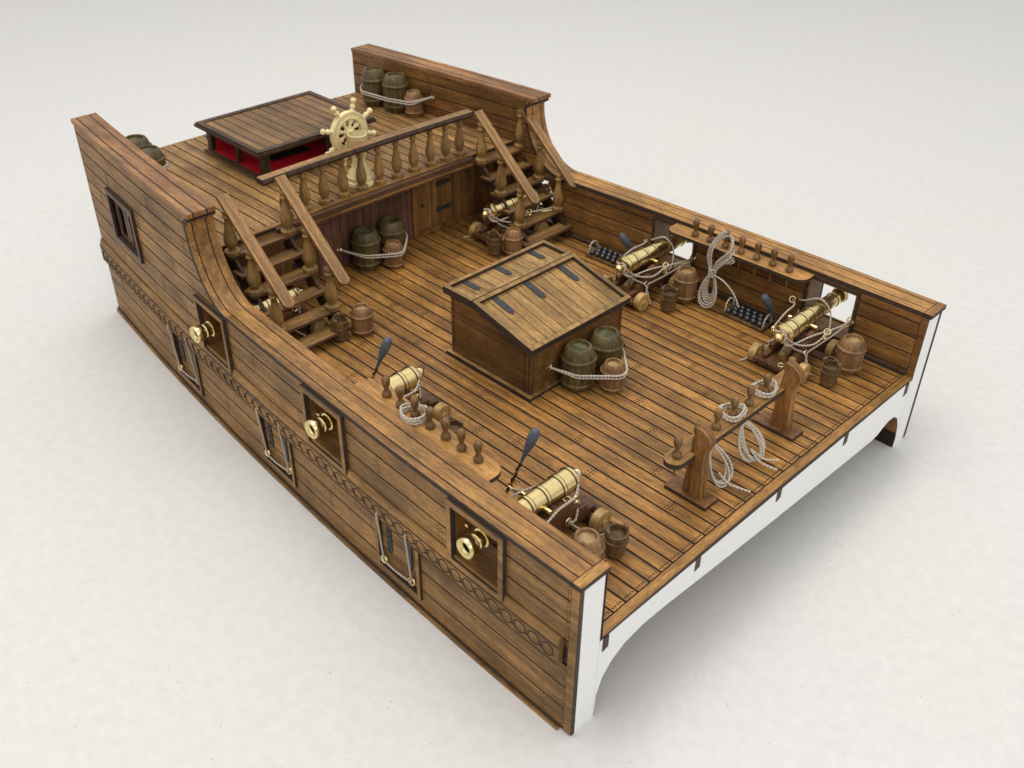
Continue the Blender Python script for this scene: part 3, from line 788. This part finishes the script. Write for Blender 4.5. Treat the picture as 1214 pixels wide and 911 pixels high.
# ------------------------------------------------------------------ barrels / buckets
def make_barrel(kind, r, h):
    wood_,top=('green','greentop') if kind=='green' else ('barrel','barreltop')
    b=empty('barrel')
    mb=MB()
    def R(z): u=z/h*2-1; return r*(1-.27*abs(u)**3.3)
    prof=[(R(h*k/12)*.985,h*k/12) for k in range(13)]
    rt=R(h)
    prof+=[(rt*.93,h+.015),(rt*.78,h+.005),(rt*.74,h-.12)]
    mb.lathe([(0.01,0)]+prof+[(0.01,h-.13)],28,0,None,cap=False)
    mb.build('staves',wood_,b)
    for z0 in (h*.19,h*.74):
        mb=MB(); w=h*.04
        mb.lathe([(R(z0)*.98,z0-w*1.2),(R(z0)+.035,z0-w*.7),(R(z0)+.052,z0),(R(z0)+.035,z0+w*.7),(R(z0)*.98,z0+w*1.2)],24,0,None,cap=False)
        mb.build('hoop',wood_,b)
    mb=MB(); mb.lathe([(.01,h-.105),(rt*.76,h-.105)],24,0,None,cap=False,smooth=False)
    mb.build('barrel_lid',[top,'char'],b)
    return b
bigB=make_barrel('green',.635,1.78); smallB=make_barrel('tan',.44,1.18); medB=make_barrel('tan',.51,1.38)
GZ=3.46; PZ=7.14
def tagb(o,l,g): return tag(o,l,'barrel',g)
first={}
def place(src, loc, label, group, rz):
    key=src.name
    if key not in first:
        first[key]=1; src.location=loc; src.rotation_euler=(0,0,rz); return tagb(src,label,group)
    o=dup(src,loc,rz,label)
    if loc[1]<-6 and loc[2]>7: o.scale=(1,1,.88)
    return tagb(o,label,group)
GB='green barrels'; SB='small brown barrels'
place(bigB,(-8.34,-.68,GZ),'large dark green barrel against the hatch, left one nearer the camera, roped','green barrels',.3)
place(bigB,(-8.25,.72,GZ),'large dark green barrel against the hatch, right one at the back, roped',GB,1.9)
place(bigB,(-20.92,-.5,GZ),'large green barrel against the purple bulkhead under the balcony, left of the pair',GB,.9)
place(bigB,(-20.95,.95,GZ),'large green barrel against the purple bulkhead under the balcony, right of the pair',GB,2.4)
place(bigB,(-28.65,6.42,PZ),'large green barrel at the far poop bulwark, nearest the stern, farthest back',GB,.2)
place(bigB,(-27.22,6.62,PZ),'large green barrel at the far poop bulwark, next to the small brown one',GB,1.2)
place(bigB,(-28.75,-6.3,PZ),'green barrel half hidden behind the near poop bulwark, nearest the stern',GB,2.2)
place(bigB,(-27.3,-6.5,PZ),'green barrel half hidden behind the near poop bulwark, second from the stern',GB,1.7)
place(smallB,(-7.33,.10,GZ),'small pale brown barrel roped in front of the two green barrels at the hatch',SB,.5)
place(smallB,(-20.12,.36,GZ),'small pale brown barrel roped in front of the green pair at the bulkhead',SB,1.0)
place(smallB,(-26.1,6.82,PZ),'small pale brown barrel roped on the far side of the poop deck',SB,1.5)
place(smallB,(-16.72,-4.02,GZ),'small brown barrel at the foot of the near staircase',SB,2.0)
place(smallB,(-17.35,5.0,GZ),'small brown barrel at the foot of the far staircase beside a dark bucket',SB,2.4)
place(medB,(-9.5,7.3,GZ),'brown barrel between the hanging rope coil and the middle far cannon',SB,.7)
place(medB,(-1.98,7.5,GZ),'brown barrel in the far fore corner of the deck beside the far fore cannon',SB,1.4)
place(medB,(-2.0,-7.38,GZ-.1),'brown barrel behind the near rail, beside the nearest cannon',SB,2.8)
def make_bucket():
    b=empty('bucket'); mb=MB()
    mb.lathe([(.01,0),(.26,0),(.30,.12),(.34,.62),(.345,.86),(.29,.86),(.27,.70),(.01,.68)],20,0,None,cap=False); mb.build('staves','bucket',b)
    for z in (.16,.60):
        mb=MB(); r=.265+.11*z/.86+.0
        mb.lathe([(r,z-.05),(r+.035,z-.04),(r+.04,z),(r+.035,z+.04),(r,z+.05)],20,0,None,cap=False); mb.build('hoop','bucket',b)
    for s in (-1,1):
        mb=MB(); mb.box(s*.3-.06,s*.3+.06,-.09,.09,.80,1.03,0,.4); mb.build('ear','bucket',b,bevel=.02)
    mb=MB(); ropetube(mb,smooth_path([(-.3,0,.95),(-.2,.1,1.06),(0,.16,1.05),(.15,.1,1.0),(.3,0,.95)],5),.034); mb.build('rope_handle','bucket',b)
    return b
bk=make_bucket(); BG='small dark wooden buckets beside the barrels'
bk.location=(-1.98,6.12,GZ); tag(bk,'small dark bucket in front of the far fore corner barrel','bucket',BG)
for loc,rz,l in (((-9.42,6.12,GZ),.6,'small dark bucket in front of the barrel near the hanging rope coil'),
                 ((-1.78,-6.28,GZ),1.2,'small dark bucket behind the near fore cannon, closest to the camera'),
                 ((-17.9,4.38,GZ),.2,'small dark bucket left of the barrel at the far staircase foot'),
                 ((-16.95,-4.95,GZ),2.0,'small dark bucket half hidden between near staircase and its barrel'),
                 ((-8.9,-6.3,GZ),.9,'small dark bucket beyond the near pin rail, beside the middle near cannon')):
    dup(bk,loc,rz,l)

# ------------------------------------------------------------------ lashings
def hull2d(P):
    P=sorted(set(P)); 
    def half(Q):
        h=[]
        for p in Q:
            while len(h)>1 and (h[-1][0]-h[-2][0])*(p[1]-h[-2][1])-(h[-1][1]-h[-2][1])*(p[0]-h[-2][0])<=0: h.pop()
            h.append(p)
        return h
    a=half(P); b=half(P[::-1]); return a[:-1]+b[:-1]
def lashing(A,B,circ,z,sag,label,name='barrel_lashing'):
    pts=[A,B]
    for cx,cy,r in circ:
        pts+=[(round(cx+r*math.cos(k*PI/12),4),round(cy+r*math.sin(k*PI/12),4)) for k in range(24)]
    H=hull2d(pts); i=H.index(A); H=H[i:]+H[:i]; j=H.index(B)
    path=H[:j+1] if j>len(H)/2 else [H[0]]+H[j:][::-1]
    lk=empty(name,(A[0],A[1],z)); tag(lk,label,'rope','lashings round the barrels')
    for dz in (0,-.12):
        n=len(path); q=[]
        for i,(x,y) in enumerate(path):
            u=i/(n-1); q.append((x-A[0],y-A[1],.12*(2*u-1)**2-.06+dz*(math.sin(PI*u)**.3)+sag*math.sin(2*PI*u)))
        # densify
        d=[]
        for a,b in zip(q[:-1],q[1:]):
            a=Vector(a); b=Vector(b); k=max(1,int((b-a).length/.09))
            d+= [a.lerp(b,t/k) for t in range(k)]
        d.append(Vector(q[-1]))
        mb=MB(); ropetube(mb,d,.034); mb.build('strand','rope',lk)
    for P in (A,B):
        mb=MB(); c=Vector((P[0]-A[0],P[1]-A[1],.05)); mb.tube([c+Vector((.10*math.cos(q*PI/6),.06*math.sin(q*PI/6),.10*math.sin(q*PI/6))) for q in range(12)],.03,6,0,closed=True); mb.build('eyebolt','brass',lk)
r1,r2=.69,.50
lashing((-8.93,-1.62),(-8.93,1.72),[(-8.34,-.68,r1),(-8.25,.72,r1),(-7.33,.10,r2)],4.42,0,'doubled white rope round the three barrels at the hatch')
lashing((-21.5,-1.5),(-21.5,1.95),[(-20.92,-.5,r1),(-20.95,.95,r1),(-20.12,.36,r2)],4.38,0,'doubled white rope round the three barrels at the bulkhead')
lashing((-29.7,7.0),(-25.45,7.45),[(-28.65,6.42,r1),(-27.22,6.62,r1),(-26.1,6.82,r2)],8.0,0,'doubled white rope round the barrels at the far poop bulwark')
lashing((-26.1,-7.4),(-29.7,-6.9),[(-28.75,-6.3,r1),(-27.3,-6.5,r1)],8.0,0,'white rope round the barrels behind the near poop bulwark')

# ------------------------------------------------------------------ pin rails
PINP=[(.12,0),(.155,.03),(.16,.10),(.13,.17),(.08,.22),(.075,.27),(.10,.38),(.135,.50),(.145,.60),(.125,.69),(.08,.74),(.01,.765)]
def pin(parent, x,y,z,name='belaying_pin'):
    mb=MB(); mb.lathe(PINP,16,0,rnd()); mb.lathe([(.05,0),(.045,-.5),(.03,-.75)],8,0); return mb.build(name,'pin',parent,(x,y,z))
def pin_rail(sgn, xs, label):
    pr=empty('pin_rail',(-7.9,sgn*8.4,5.8)); tag(pr,label,'pin rail','pin rails along the bulwarks')
    def yin(x): return sgn*(W(x)-1.92)-sgn*8.4
    def yo(x): return sgn*(W(x)-1.045)-sgn*8.4
    P=[]; xa,xb=-11.15,-4.65
    n=12; inn=[]
    for k in range(n+1):
        x=xa+.45+(xb-xa-.9)*k/n; inn.append((x+7.9,yin(x)))
    def corner(cx,s):
        o=[]
        for k in range(1,7):
            a=PI/2*k/6
            o.append((cx+7.9+s*.45*math.sin(a), yin(cx)+sgn*.45*(1-math.cos(a))))
        return o
    poly=inn+corner(xb-.45,1)+[(xb+7.9,yo(xb)),(xa+7.9,yo(xa))]+corner(xa+.45,-1)[::-1]
    mb=MB(); mb.prism(poly,0,.16,'z',0,.8,1); mb.build('shelf',['rail','char'],pr,bevel=.012)
    for x in xs: pin(pr,x+7.9,sgn*(W(x)-1.55)-sgn*8.4,.16)
    return pr
PX=[-9.9,-9.17,-8.43,-7.7,-6.97,-6.24,-5.5]
pin_rail(-1,PX,'pin rail with seven belaying pins on the near bulwark, short coil round one pin')
pin_rail(1,PX,'wooden pin rail with seven belaying pins on the far bulwark, long rope coil hanging')

# ------------------------------------------------------------------ fife rail
ff=empty('fife_rail',(-1.6,.2,3.5)); tag(ff,'freestanding rail with two tall posts and coiled lines at the fore deck edge','fife rail')
def fpost(y):
    mb=MB()
    prof=[(-.52,0),(.42,0),(.34,.6),(.27,1.2),(.27,1.72),(.36,1.95),(.48,2.16),(.46,2.32),(.34,2.48),(.08,2.62),(-.24,2.66),(-.38,2.56),(-.28,2.32),(-.33,1.9),(-.38,1.4),(-.45,.7)]
    prof=[(a*.80-.04,b) for a,b in prof]
    mb.prism(prof,y-.16,y-.012,'y',0,.5,0); mb.prism(prof,y+.012,y+.16,'y',0,.6,0)
    mb.prism([(a*.96-.01,b*.985+.01) for a,b in prof],y-.03,y+.03,'y',1)
    o=mb.build('post',['upright','char'],ff,(0,0,.08),bevel=.012)
    mb=MB(); mb.box(-.98,.62,y-.36,y+.36,-.06,.12,0,.4,1); mb.build('foot_board',['upright','char'],o,(0,0,-.08))
fpost(-2.75); fpost(2.25)
def board(y0,y1,r0,r1,name):
    mb=MB(); x0,x1=-.80,-.12; c=(x0+x1)/2; w=(x1-x0)/2; P=[]
    if r0:
        P+=[(c+w*math.cos(a),y0+w+w*math.sin(a)*1.0) for a in [PI+PI*k/10 for k in range(11)]]
    else: P+=[(x0,y0),(x1,y0)]
    if r1: P+=[(c+w*math.cos(a),y1-w+w*math.sin(a)) for a in [PI*k/10 for k in range(11)]]
    else: P+=[(x1,y1),(x0,y1)]
    mb.prism(P,1.54,1.74,'z',0,.9,1)
    return mb.build(name,['cross','char'],ff,bevel=.012)
board(-3.85,3.35,1,1,'pin_board')
for y in (-3.42,-2.36,-1.35,-.42,.48,1.42,1.95,2.9): 
    if abs(y-1.95)<.01: continue
    pin(ff,-.47,y,1.74)

# ------------------------------------------------------------------ rope coils
def rope_obj(name, paths, label, group=None, r=.045, mat='rope', closed=None, loc=(0,0,0)):
    o=empty(name,loc); tag(o,label,'rope coil',group)
    lv=Vector(loc)
    for i,p in enumerate(paths):
        mb=MB(); ropetube(mb,[Vector(q)-lv for q in p],.034); mb.build('strand',mat,o)
    return o
def loop_wrap(c, r, turns, dz, ph=0, sq=1.0):
    n=int(26*turns); return [(c[0]+(r+.05*math.sin(k*.37+ph))*math.cos(2*PI*k/26+ph), c[1]+sq*(r+.05*math.cos(k*.23+ph))*math.sin(2*PI*k/26+ph), c[2]+dz*k/n+.03*math.sin(k*.5)) for k in range(n)]
GC='rope coils belayed on pins'
rope_obj('rope_coil',[loop_wrap((-2.13,-.22,5.3),.38,3.2,.2,.3,1.15)],'white rope wound round the fife rail pin nearer the camera',GC,.05,loc=(-2.13,-.22,5.24))
rope_obj('rope_coil',[loop_wrap((-2.13,1.62,5.3),.38,3.2,.2,1.3,1.15)],'white rope wound round the fife rail pin nearer the far post',GC,.05,loc=(-2.13,1.62,5.24))
rope_obj('rope_coil',[loop_wrap((-8.43,-8.3,6.02),.42,4.2,.22,.5,.95)],'pale rope wound round a pin of the near pin rail',GC,.05,loc=(-8.43,-8.3,5.96))
def eloop(top, d, wv, L, w, sk=0.0, n=40, a0=0, a1=2*PI):
    T=Vector(top); d=Vector(d).normalized(); wv=Vector(wv).normalized()
    return [T+d*(L*(1-math.cos(t))/2)+wv*(w*math.sin(t)*(1-.35*math.cos(t)) + sk*(1-math.cos(t))/2) for t in [a0+(a1-a0)*k/n for k in range(n+1)]]
def hang(cx,cy,zt,zb,xoff,w,n,seed,tails):
    random.seed(seed); p=[]
    d=Vector((xoff,.28,zb-zt)); L=d.length
    for i in range(n):
        p+=eloop((cx+.01*i,cy,zt-.02*i),d+Vector((rnd(-.08,.08),rnd(-.14,.14),0)),(.25,1,.25+rnd(-.1,.1)),L*rnd(.80,1.0),w*rnd(.6,1.05),0)
    P=[p]
    for t in tails: P.append(smooth_path([(cx+xoff*.6,cy+.1,zb+.45),(cx+xoff+.12,cy+t[1]*.5,zb+.1),(cx+xoff+t[0],cy+t[1],zb+.03)],7))
    return P
rope_obj('hanging_coil',hang(-1.80,-1.75,5.06,3.62,.62,.40,5,3,[(.75,.5)]),'white rope coil hanging under the fife rail, nearer the camera','coils under the fife rail',.05,loc=(-1.2,-1.5,3.6))
rope_obj('hanging_coil',hang(-1.80,.0,5.06,3.62,.66,.44,5,9,[(.72,.3),(.45,.75)]),'white rope coil hanging under the fife rail, nearer the far post','coils under the fife rail',.05,loc=(-1.2,.1,3.6))
# long coil on the far pin rail
random.seed(5); P=[]
gx,gy,gz=-8.5,7.62,4.95
pu=[]
for i in range(6):
    f=.075*i
    pu+=smooth_path([(gx,gy,gz),(gx-.16-f*.55,gy+.02*i,gz+.55),(gx-.12-f*.6,gy+.10,gz+1.1),(gx+.02,gy+.42,gz+1.45+.05*i),(gx+.30,gy+.62,gz+1.5),(gx+.55+f*.5,gy+.25,gz+1.15-.07*i),(gx+.20+f*.55,gy+.02*i,gz+.55),(gx+.03,gy,gz)],9)
pu=[Vector(q)+Vector((.035*math.sin(i*.21),.03*math.cos(i*.17),.03*math.sin(i*.13+1))) for i,q in enumerate(pu)]
P.append(pu); pl=[]
for i in range(6):
    pl+=eloop((gx+.02,gy,gz),(rnd(-.10,.06),-.05*i,-1),(1,0,.06),1.0+.09*i,.15+.048*i)
P.append(pl)
P.append([(gx+.02+.15*math.cos(k*PI/6),gy+.12*math.sin(k*PI/6),gz-.17+.0085*k) for k in range(50)])
P.append(smooth_path([(gx+.15,gy-.05,gz),(gx+.7,gy-.15,gz-.03),(gx+1.25,gy-.2,gz-.35),(gx+1.62,gy-.25,gz-.8)],8))
rope_obj('long_rope_coil',P,'long grey rope coil hung from the third pin of the far pin rail',None,.05,'ropegrey',loc=(-8.5,7.6,3.6))

# ------------------------------------------------------------------ cannons  (local +y = muzzle)
def torus_pts(c, r, ax1, ax2, n=12):
    c=Vector(c); a=Vector(ax1); b=Vector(ax2); return [c+a*(r*math.cos(2*PI*k/n))+b*(r*math.sin(2*PI*k/n)) for k in range(n)]
def make_cannon(sh=0.0, tilt=0.0):
    c=empty('cannon')
    RY=Matrix.Rotation(-PI/2,4,'X')   # lathe z -> +y
    bz=1.66
    prof=[(.01,-1.78),(.10,-1.75),(.16,-1.66),(.16,-1.56),(.10,-1.46),(.08,-1.42),(.20,-1.38),(.33,-1.33),(.36,-1.30),(.39,-1.30),(.40,-1.22),(.38,-1.20),(.375,-.78),(.395,-.77),(.395,-.68),(.37,-.67),(.36,-.1),(.38,-.09),(.38,.0),(.355,.01),(.34,.5),(.36,.51),(.36,.6),(.335,.61),(.30,1.6),(.32,1.61),(.32,1.70),(.29,1.71),(.275,2.3),(.30,2.31),(.30,2.38),(.245,2.40),(.235,2.52),(.26,2.60),(.235,2.64),(.30,2.74),(.315,2.84),(.315,2.9),(.335,2.91),(.335,2.99),(.31,3.03),(.24,3.03),(.16,2.96),(.145,2.90),(.145,2.2)]
    mb=MB(); mb.lathe(prof,28,0,None,Matrix.Translation((0,0,bz))@RY,cap=False)
    mb.lathe([(.143,2.93),(.143,2.2),(.01,2.2)],20,1,None,Matrix.Translation((0,0,bz))@RY,cap=False)
    for yy,rr in ((-1.195,.402),(-.79,.39),(-.665,.39),(-.11,.375),(.02,.372),(.49,.352),(.625,.35),(1.05,.333),(1.585,.316),(1.72,.312),(2.29,.286)):
        mb.lathe([(rr-.02,yy-.016),(rr,yy-.012),(rr,yy+.012),(rr-.02,yy+.016)],28,1,None,Matrix.Translation((0,0,bz))@RY,cap=False)
    br=mb.build('gun_barrel',['brass','brassdark'],c)
    br.matrix_local=Matrix.Translation((0,-.6,bz)) @ Matrix.Rotation(tilt,4,'X') @ Matrix.Translation((0,.6,-bz))
    mb=MB(); mb.tube([(-.60,.15,bz-.10),(.60,.15,bz-.10)],.085,12,0); mb.build('trunnion','brass',br)
    mb=MB()
    cheek=[(-1.45,.30),(-1.45,.62),(-1.05,.66),(-1.05,.86),(-.70,.90),(-.70,1.10),(-.30,1.16),(-.30,1.38),(.0,1.45),(.35,1.45),(.55,1.30),(1.35,1.22),(1.35,.30),(.9,.30),(.7,.42),(-.6,.42),(-.85,.30)]
    cheek=[(a+sh,b) for a,b in cheek]
    for s in (-1,1):
        a,b=sorted((s*.42,s*.60)); mb.prism(cheek,a,b,'x',0,.5,0)
    mb.build('cheeks','carriage',c,bevel=.015)
    mb=MB(); mb.box(-.42,.42,-1.55+sh,1.3+sh,.36,.48,0,.8); mb.box(-.86,.86,-1.66+sh,-1.30+sh,.30,.46,0,.3); mb.build('bed','carriage',c,bevel=.015)
    for y in (-1.20+sh,1.05+sh):
        mb=MB(); mb.box(-.85,.85,y-.13,y+.13,.20,.40,0,.2); mb.tube([(-1.16,y,.38),(1.16,y,.38)],.07,8,0); mb.build('axle','carriage',c)
        for s in (-1,1):
            mb=MB(); X=Matrix.Translation((s*1.0,y,.38))@Matrix.Rotation(PI/2,4,'Y')
            mb.lathe([(.36,-.14),(.38,-.12),(.38,.12),(.36,.14)],22,0,None,X)
            w=mb.build('truck_wheel','truck',c)
            mb=MB(); mb.lathe([(.11,-.22),(.12,-.2),(.12,.2),(.11,.22)],12,0,None,X); mb.build('axle_pin','truck',w)
    mb=MB(); mb.sphere((0,-1.02,.68),.13,0,sc=(1,1.3,.9)); mb.prism([(-1.1,.48),(-.5,.48),(-.5,.95),(-1.1,.58)],-.16,.16,'x',0,.6); mb.build('quoin','pin',c)
    # brass ringbolts and tackle hooks
    V=Vector
    rings=[((.66,-.55,.80),(0,1,0),(0,0,1)),((-.66,-.55,.80),(0,1,0),(0,0,1)),((.66,.75,.92),(0,1,0),(0,0,1)),((-.66,.75,.92),(0,1,0),(0,0,1)),
           ((1.0,2.06,1.25),(1,0,0),(0,.5,.87)),((-1.45,1.95,1.22),(1,0,0),(0,.5,.87)),((.25,-1.5,.52),(1,0,0),(0,1,0)),((-.62,-.9,1.45),(0,.9,.4),(0,-.4,.9)),((.84,.45,1.15),(.4,.9,0),(0,0,1))]
    rings+=[((1.0,.2,1.55),(1,0,0),(0,.6,.8))]
    for p,a,b in rings:
        mb=MB(); mb.tube(torus_pts(p,.12,a,b),.032,6,0,closed=True); mb.build('ringbolt','brass',c)
    for s in (-1,1):
        mb=MB(); mb.tube(smooth_path([(s*.66,.75,.92),(s*.74,1.1,1.05),(s*.84,1.3,1.15),(s*.95,1.5,1.17),(s*1.1,1.7,1.2),(s*1.2,2.06,1.25)],4),.03,6,0); mb.build('tackle_hook','brass',c)
    # breeching and tackle ropes
    rp=[]
    rp.append([V((.20*math.cos(a),-1.46+.05*math.sin(2*a),bz+.20*math.sin(a))) for a in [2*PI*k/16 for k in range(17)]])
    rp.append(smooth_path([(.10,-1.46,bz-.16),(.34,-1.30,bz-.34),(.66,-.35,bz-.22),(.90,.6,bz-.28),(1.02,1.4,bz-.36),(1.02,2.04,bz-.40)],7))
    rp.append(smooth_path([(-.14,-1.46,bz+.12),(-.42,-1.2,bz+.02),(-.62,-.8,bz-.1),(-.75,.1,bz+.0),(-.98,1.2,bz-.2),(-1.42,1.92,bz-.40)],7))
    rp.append(smooth_path([(.12,-1.46,bz-.12),(.45,-1.05,bz-.55),(.70,-.7,.86),(.85,-.62,.45),(1.1,-.7,.10)],6))
    rp.append(smooth_path([(1.02,1.98,1.22),(.95,1.1,1.05),(.78,.3,.86),(.70,-.5,.80)],6))
    rp.append(smooth_path([(.70,-.5,.80),(.85,-.75,.45),(1.0,-.95,.12),(1.05,-1.0,.08)],6))
    rp.append(smooth_path([(-1.2,2.0,1.3),(-.75,1.5,1.65),(-.2,1.35,bz+.36),(.1,1.35,bz+.36),(.42,1.4,bz+.02),(.66,1.1,1.15),(.72,.75,.95)],6))
    rp.append(smooth_path([(.12,-1.46,bz+.1),(.5,-1.1,1.35),(.85,-.4,1.2),(1.0,.2,1.50)],6))
    rp.append(smooth_path([(-.12,-1.46,bz-.12),(-.5,-1.15,1.1),(-.72,-.8,.75),(-.66,-.55,.80)],6))
    rp.append(smooth_path([(-.66,-.55,.80),(-.9,-.9,.4),(-1.2,-1.35,.10),(-1.35,-1.75,.07)],6))
    for p in rp:
        mb=MB(); ropetube(mb,p,.034); mb.build('tackle_rope','ropegrey',c)
    return c
cn=make_cannon(-.45); CG='brass cannons on wooden carriages'
tag(cn,'brass cannon pointing out of the near fore gunport, nearest the camera','cannon',CG)
cn.location=(-3.82,-7.42,3.38); cn.rotation_euler=(0,0,PI)
dup(cn,(-11.22,-7.30,3.38),PI+.02,'brass cannon pointing out of the near middle gunport, behind the near pin rail')
dup(cn,(-18.75,-7.0,3.38),PI,'brass cannon under the near staircase, muzzle out of the near aft gunport')
cf=make_cannon(0,-.008); cf.location=(-3.82,6.78,3.42); cf.rotation_euler=(0,0,.02); tag(cf,'brass cannon pointing out of the far fore gunport, right of the fife rail','cannon',CG)
dup(cf,(-11.22,6.60,3.42),-.02,'brass cannon pointing out of the far middle gunport, beside the long rope coil')
dup(cf,(-18.75,6.2,3.40),0,'brass cannon in shadow under the far staircase')

# shot racks
def shot_rack():
    s=empty('shot_rack'); mb=MB()
    mb.box(-.98,.98,-.46,.46,0,.12,0,.4); mb.build('tray','bucket',s,bevel=.02)
    for i in range(6):
        for j in range(3):
            if j==1 and i==5: continue
            mb=MB(); mb.sphere((-.75+.30*i+(.15 if j==1 else 0),-.28+.28*j,.22),.125,0); mb.build('cannonball','black',s)
    for sx in (-1,1):
        mb=MB(); ropetube(mb,smooth_path([(sx*.9,-.3,.1),(sx*.92,-.24,.45),(sx*.93,0,.60),(sx*.92,.24,.45),(sx*.9,.3,.1)],6),.034); mb.build('rope_handle','rope',s)
    return s
sr=shot_rack(); sr.location=(-6.72,7.92,3.42); tag(sr,'tray of black cannonballs left of the far fore cannon','shot rack','trays of cannonballs by the far bulwark')
dup(sr,(-14.0,7.75,3.42),.03,'tray of black cannonballs left of the far middle cannon')

# rammer-like tools with twisted grips
def tool(top, bot, label):
    a=Vector(bot); b=Vector(top); d=b-a; ln=d.length
    q=Vector((0,0,1)).rotation_difference(d.normalized())
    t=empty('gun_sponge'); t.location=a; t.rotation_euler=q.to_euler(); tag(t,label,'sponge','sponges leaning beside the cannons')
    mb=MB(); hb=ln-1.30
    mb.lathe([(.05,hb),(.06,hb+.15),(.09,hb+.4),(.14,hb+.62),(.17,hb+.9),(.165,hb+1.1),(.12,hb+1.24),(.03,hb+1.30)],16,0); mb.build('sponge_head','slate',t)
    for k,(mt) in enumerate(('chain','brass')):
        mb=MB(); n=int(hb/.03)
        mb.tube([(.035*math.cos(i*.45+PI*k),.035*math.sin(i*.45+PI*k),hb*i/n) for i in range(n+1)],.034,6,0); mb.build('twisted_handle',mt,t)
tool((-12.5,-5.95,6.0),(-13.15,-6.75,3.48),'slate blue sponge leaning beside the near middle cannon')
tool((-5.36,-5.98,6.0),(-5.85,-6.85,3.48),'slate blue sponge leaning beside the near fore cannon')
tool((-13.3,7.55,5.05),(-12.45,8.25,3.48),'slate blue sponge leaning beside the far middle cannon')
tool((-6.0,7.55,5.02),(-5.35,8.3,3.48),'slate blue sponge leaning beside the far fore cannon')

# ------------------------------------------------------------------ paper sweep
mb=MB()
A=math.radians(134.635); f=Vector((math.cos(A),math.sin(A),0)); r=Vector((f.y,-f.x,0)); C0=Vector((11.02,-23.69,0))
prof=[(-60,0),(0,0),(120,0)]+[(120+14*math.sin(k*PI/2/10),14-14*math.cos(k*PI/2/10)) for k in range(1,11)]+[(134,40)]
vs=[];fs=[]
for d,z in prof:
    for s in (-170,170): vs.append(C0+f*d+r*s+Vector((0,0,z)))
for i in range(len(prof)-1): fs.append((2*i,2*i+1,2*i+3,2*i+2))
mb.add(vs,fs,0,.5,True)
pp=mb.build('paper_backdrop','paper'); pp['kind']='structure'

# ------------------------------------------------------------------ camera, light
fwv=Vector((-.57536,.58265,-.57399))
yaw,pit,rol=math.radians(134.635),math.radians(-35.029),math.radians(.757)
fw=Vector((math.cos(yaw)*math.cos(pit),math.sin(yaw)*math.cos(pit),math.sin(pit)))
rt=Vector((math.sin(yaw),-math.cos(yaw),0)); up=rt.cross(fw)
rt2=rt*math.cos(rol)+up*math.sin(rol); up2=-rt*math.sin(rol)+up*math.cos(rol)
cd=bpy.data.cameras.new('camera'); cam=bpy.data.objects.new('camera',cd); COL.objects.link(cam)
cam.matrix_world=Matrix(((rt2.x,up2.x,-fw.x,11.021),(rt2.y,up2.y,-fw.y,-23.687),(rt2.z,up2.z,-fw.z,24.536),(0,0,0,1)))
cd.sensor_width=36; cd.lens=36*1181.4/1214; cd.clip_start=.5; cd.clip_end=600
cd.dof.use_dof=True; cd.dof.focus_distance=34; cd.dof.aperture_fstop=.30
S.camera=cam

w=bpy.data.worlds.new('World'); S.world=w; w.use_nodes=True
nt=w.node_tree; bg=nt.nodes['Background']
tc=nt.nodes.new('ShaderNodeTexCoord'); sp=nt.nodes.new('ShaderNodeSeparateXYZ'); cr=nt.nodes.new('ShaderNodeValToRGB')
nt.links.new(tc.outputs['Generated'],sp.inputs[0]); nt.links.new(sp.outputs['Z'],cr.inputs['Fac'])
e=cr.color_ramp.elements; e[0].position=0; e[0].color=(.36,.36,.36,1); e[1].position=.55; e[1].color=(.80,.80,.81,1)
nt.links.new(cr.outputs['Color'],bg.inputs['Color']); bg.inputs['Strength'].default_value=1.3
def area(name, loc, target, size, power, col=(1,1,1), sy=None):
    l=bpy.data.lights.new(name,'AREA'); l.shape='RECTANGLE'; l.size=size; l.size_y=sy or size; l.energy=power; l.color=col
    o=bpy.data.objects.new(name,l); COL.objects.link(o); o.location=loc
    o.rotation_euler=(Vector(target)-Vector(loc)).to_track_quat('-Z','Y').to_euler(); return o
area('ceiling_lamp',(-24,-6,70),(-14,0,0),54,21500,(1,.985,.955),24)
area('side_lamp',(60,-24,58),(-16,0,4),30,10500,(1,.985,.955))
S.view_settings.view_transform='Standard'; S.view_settings.look='None'; S.view_settings.exposure=0; S.view_settings.gamma=1
S.render.engine='CYCLES'; S.render.resolution_x=1024; S.render.resolution_y=768
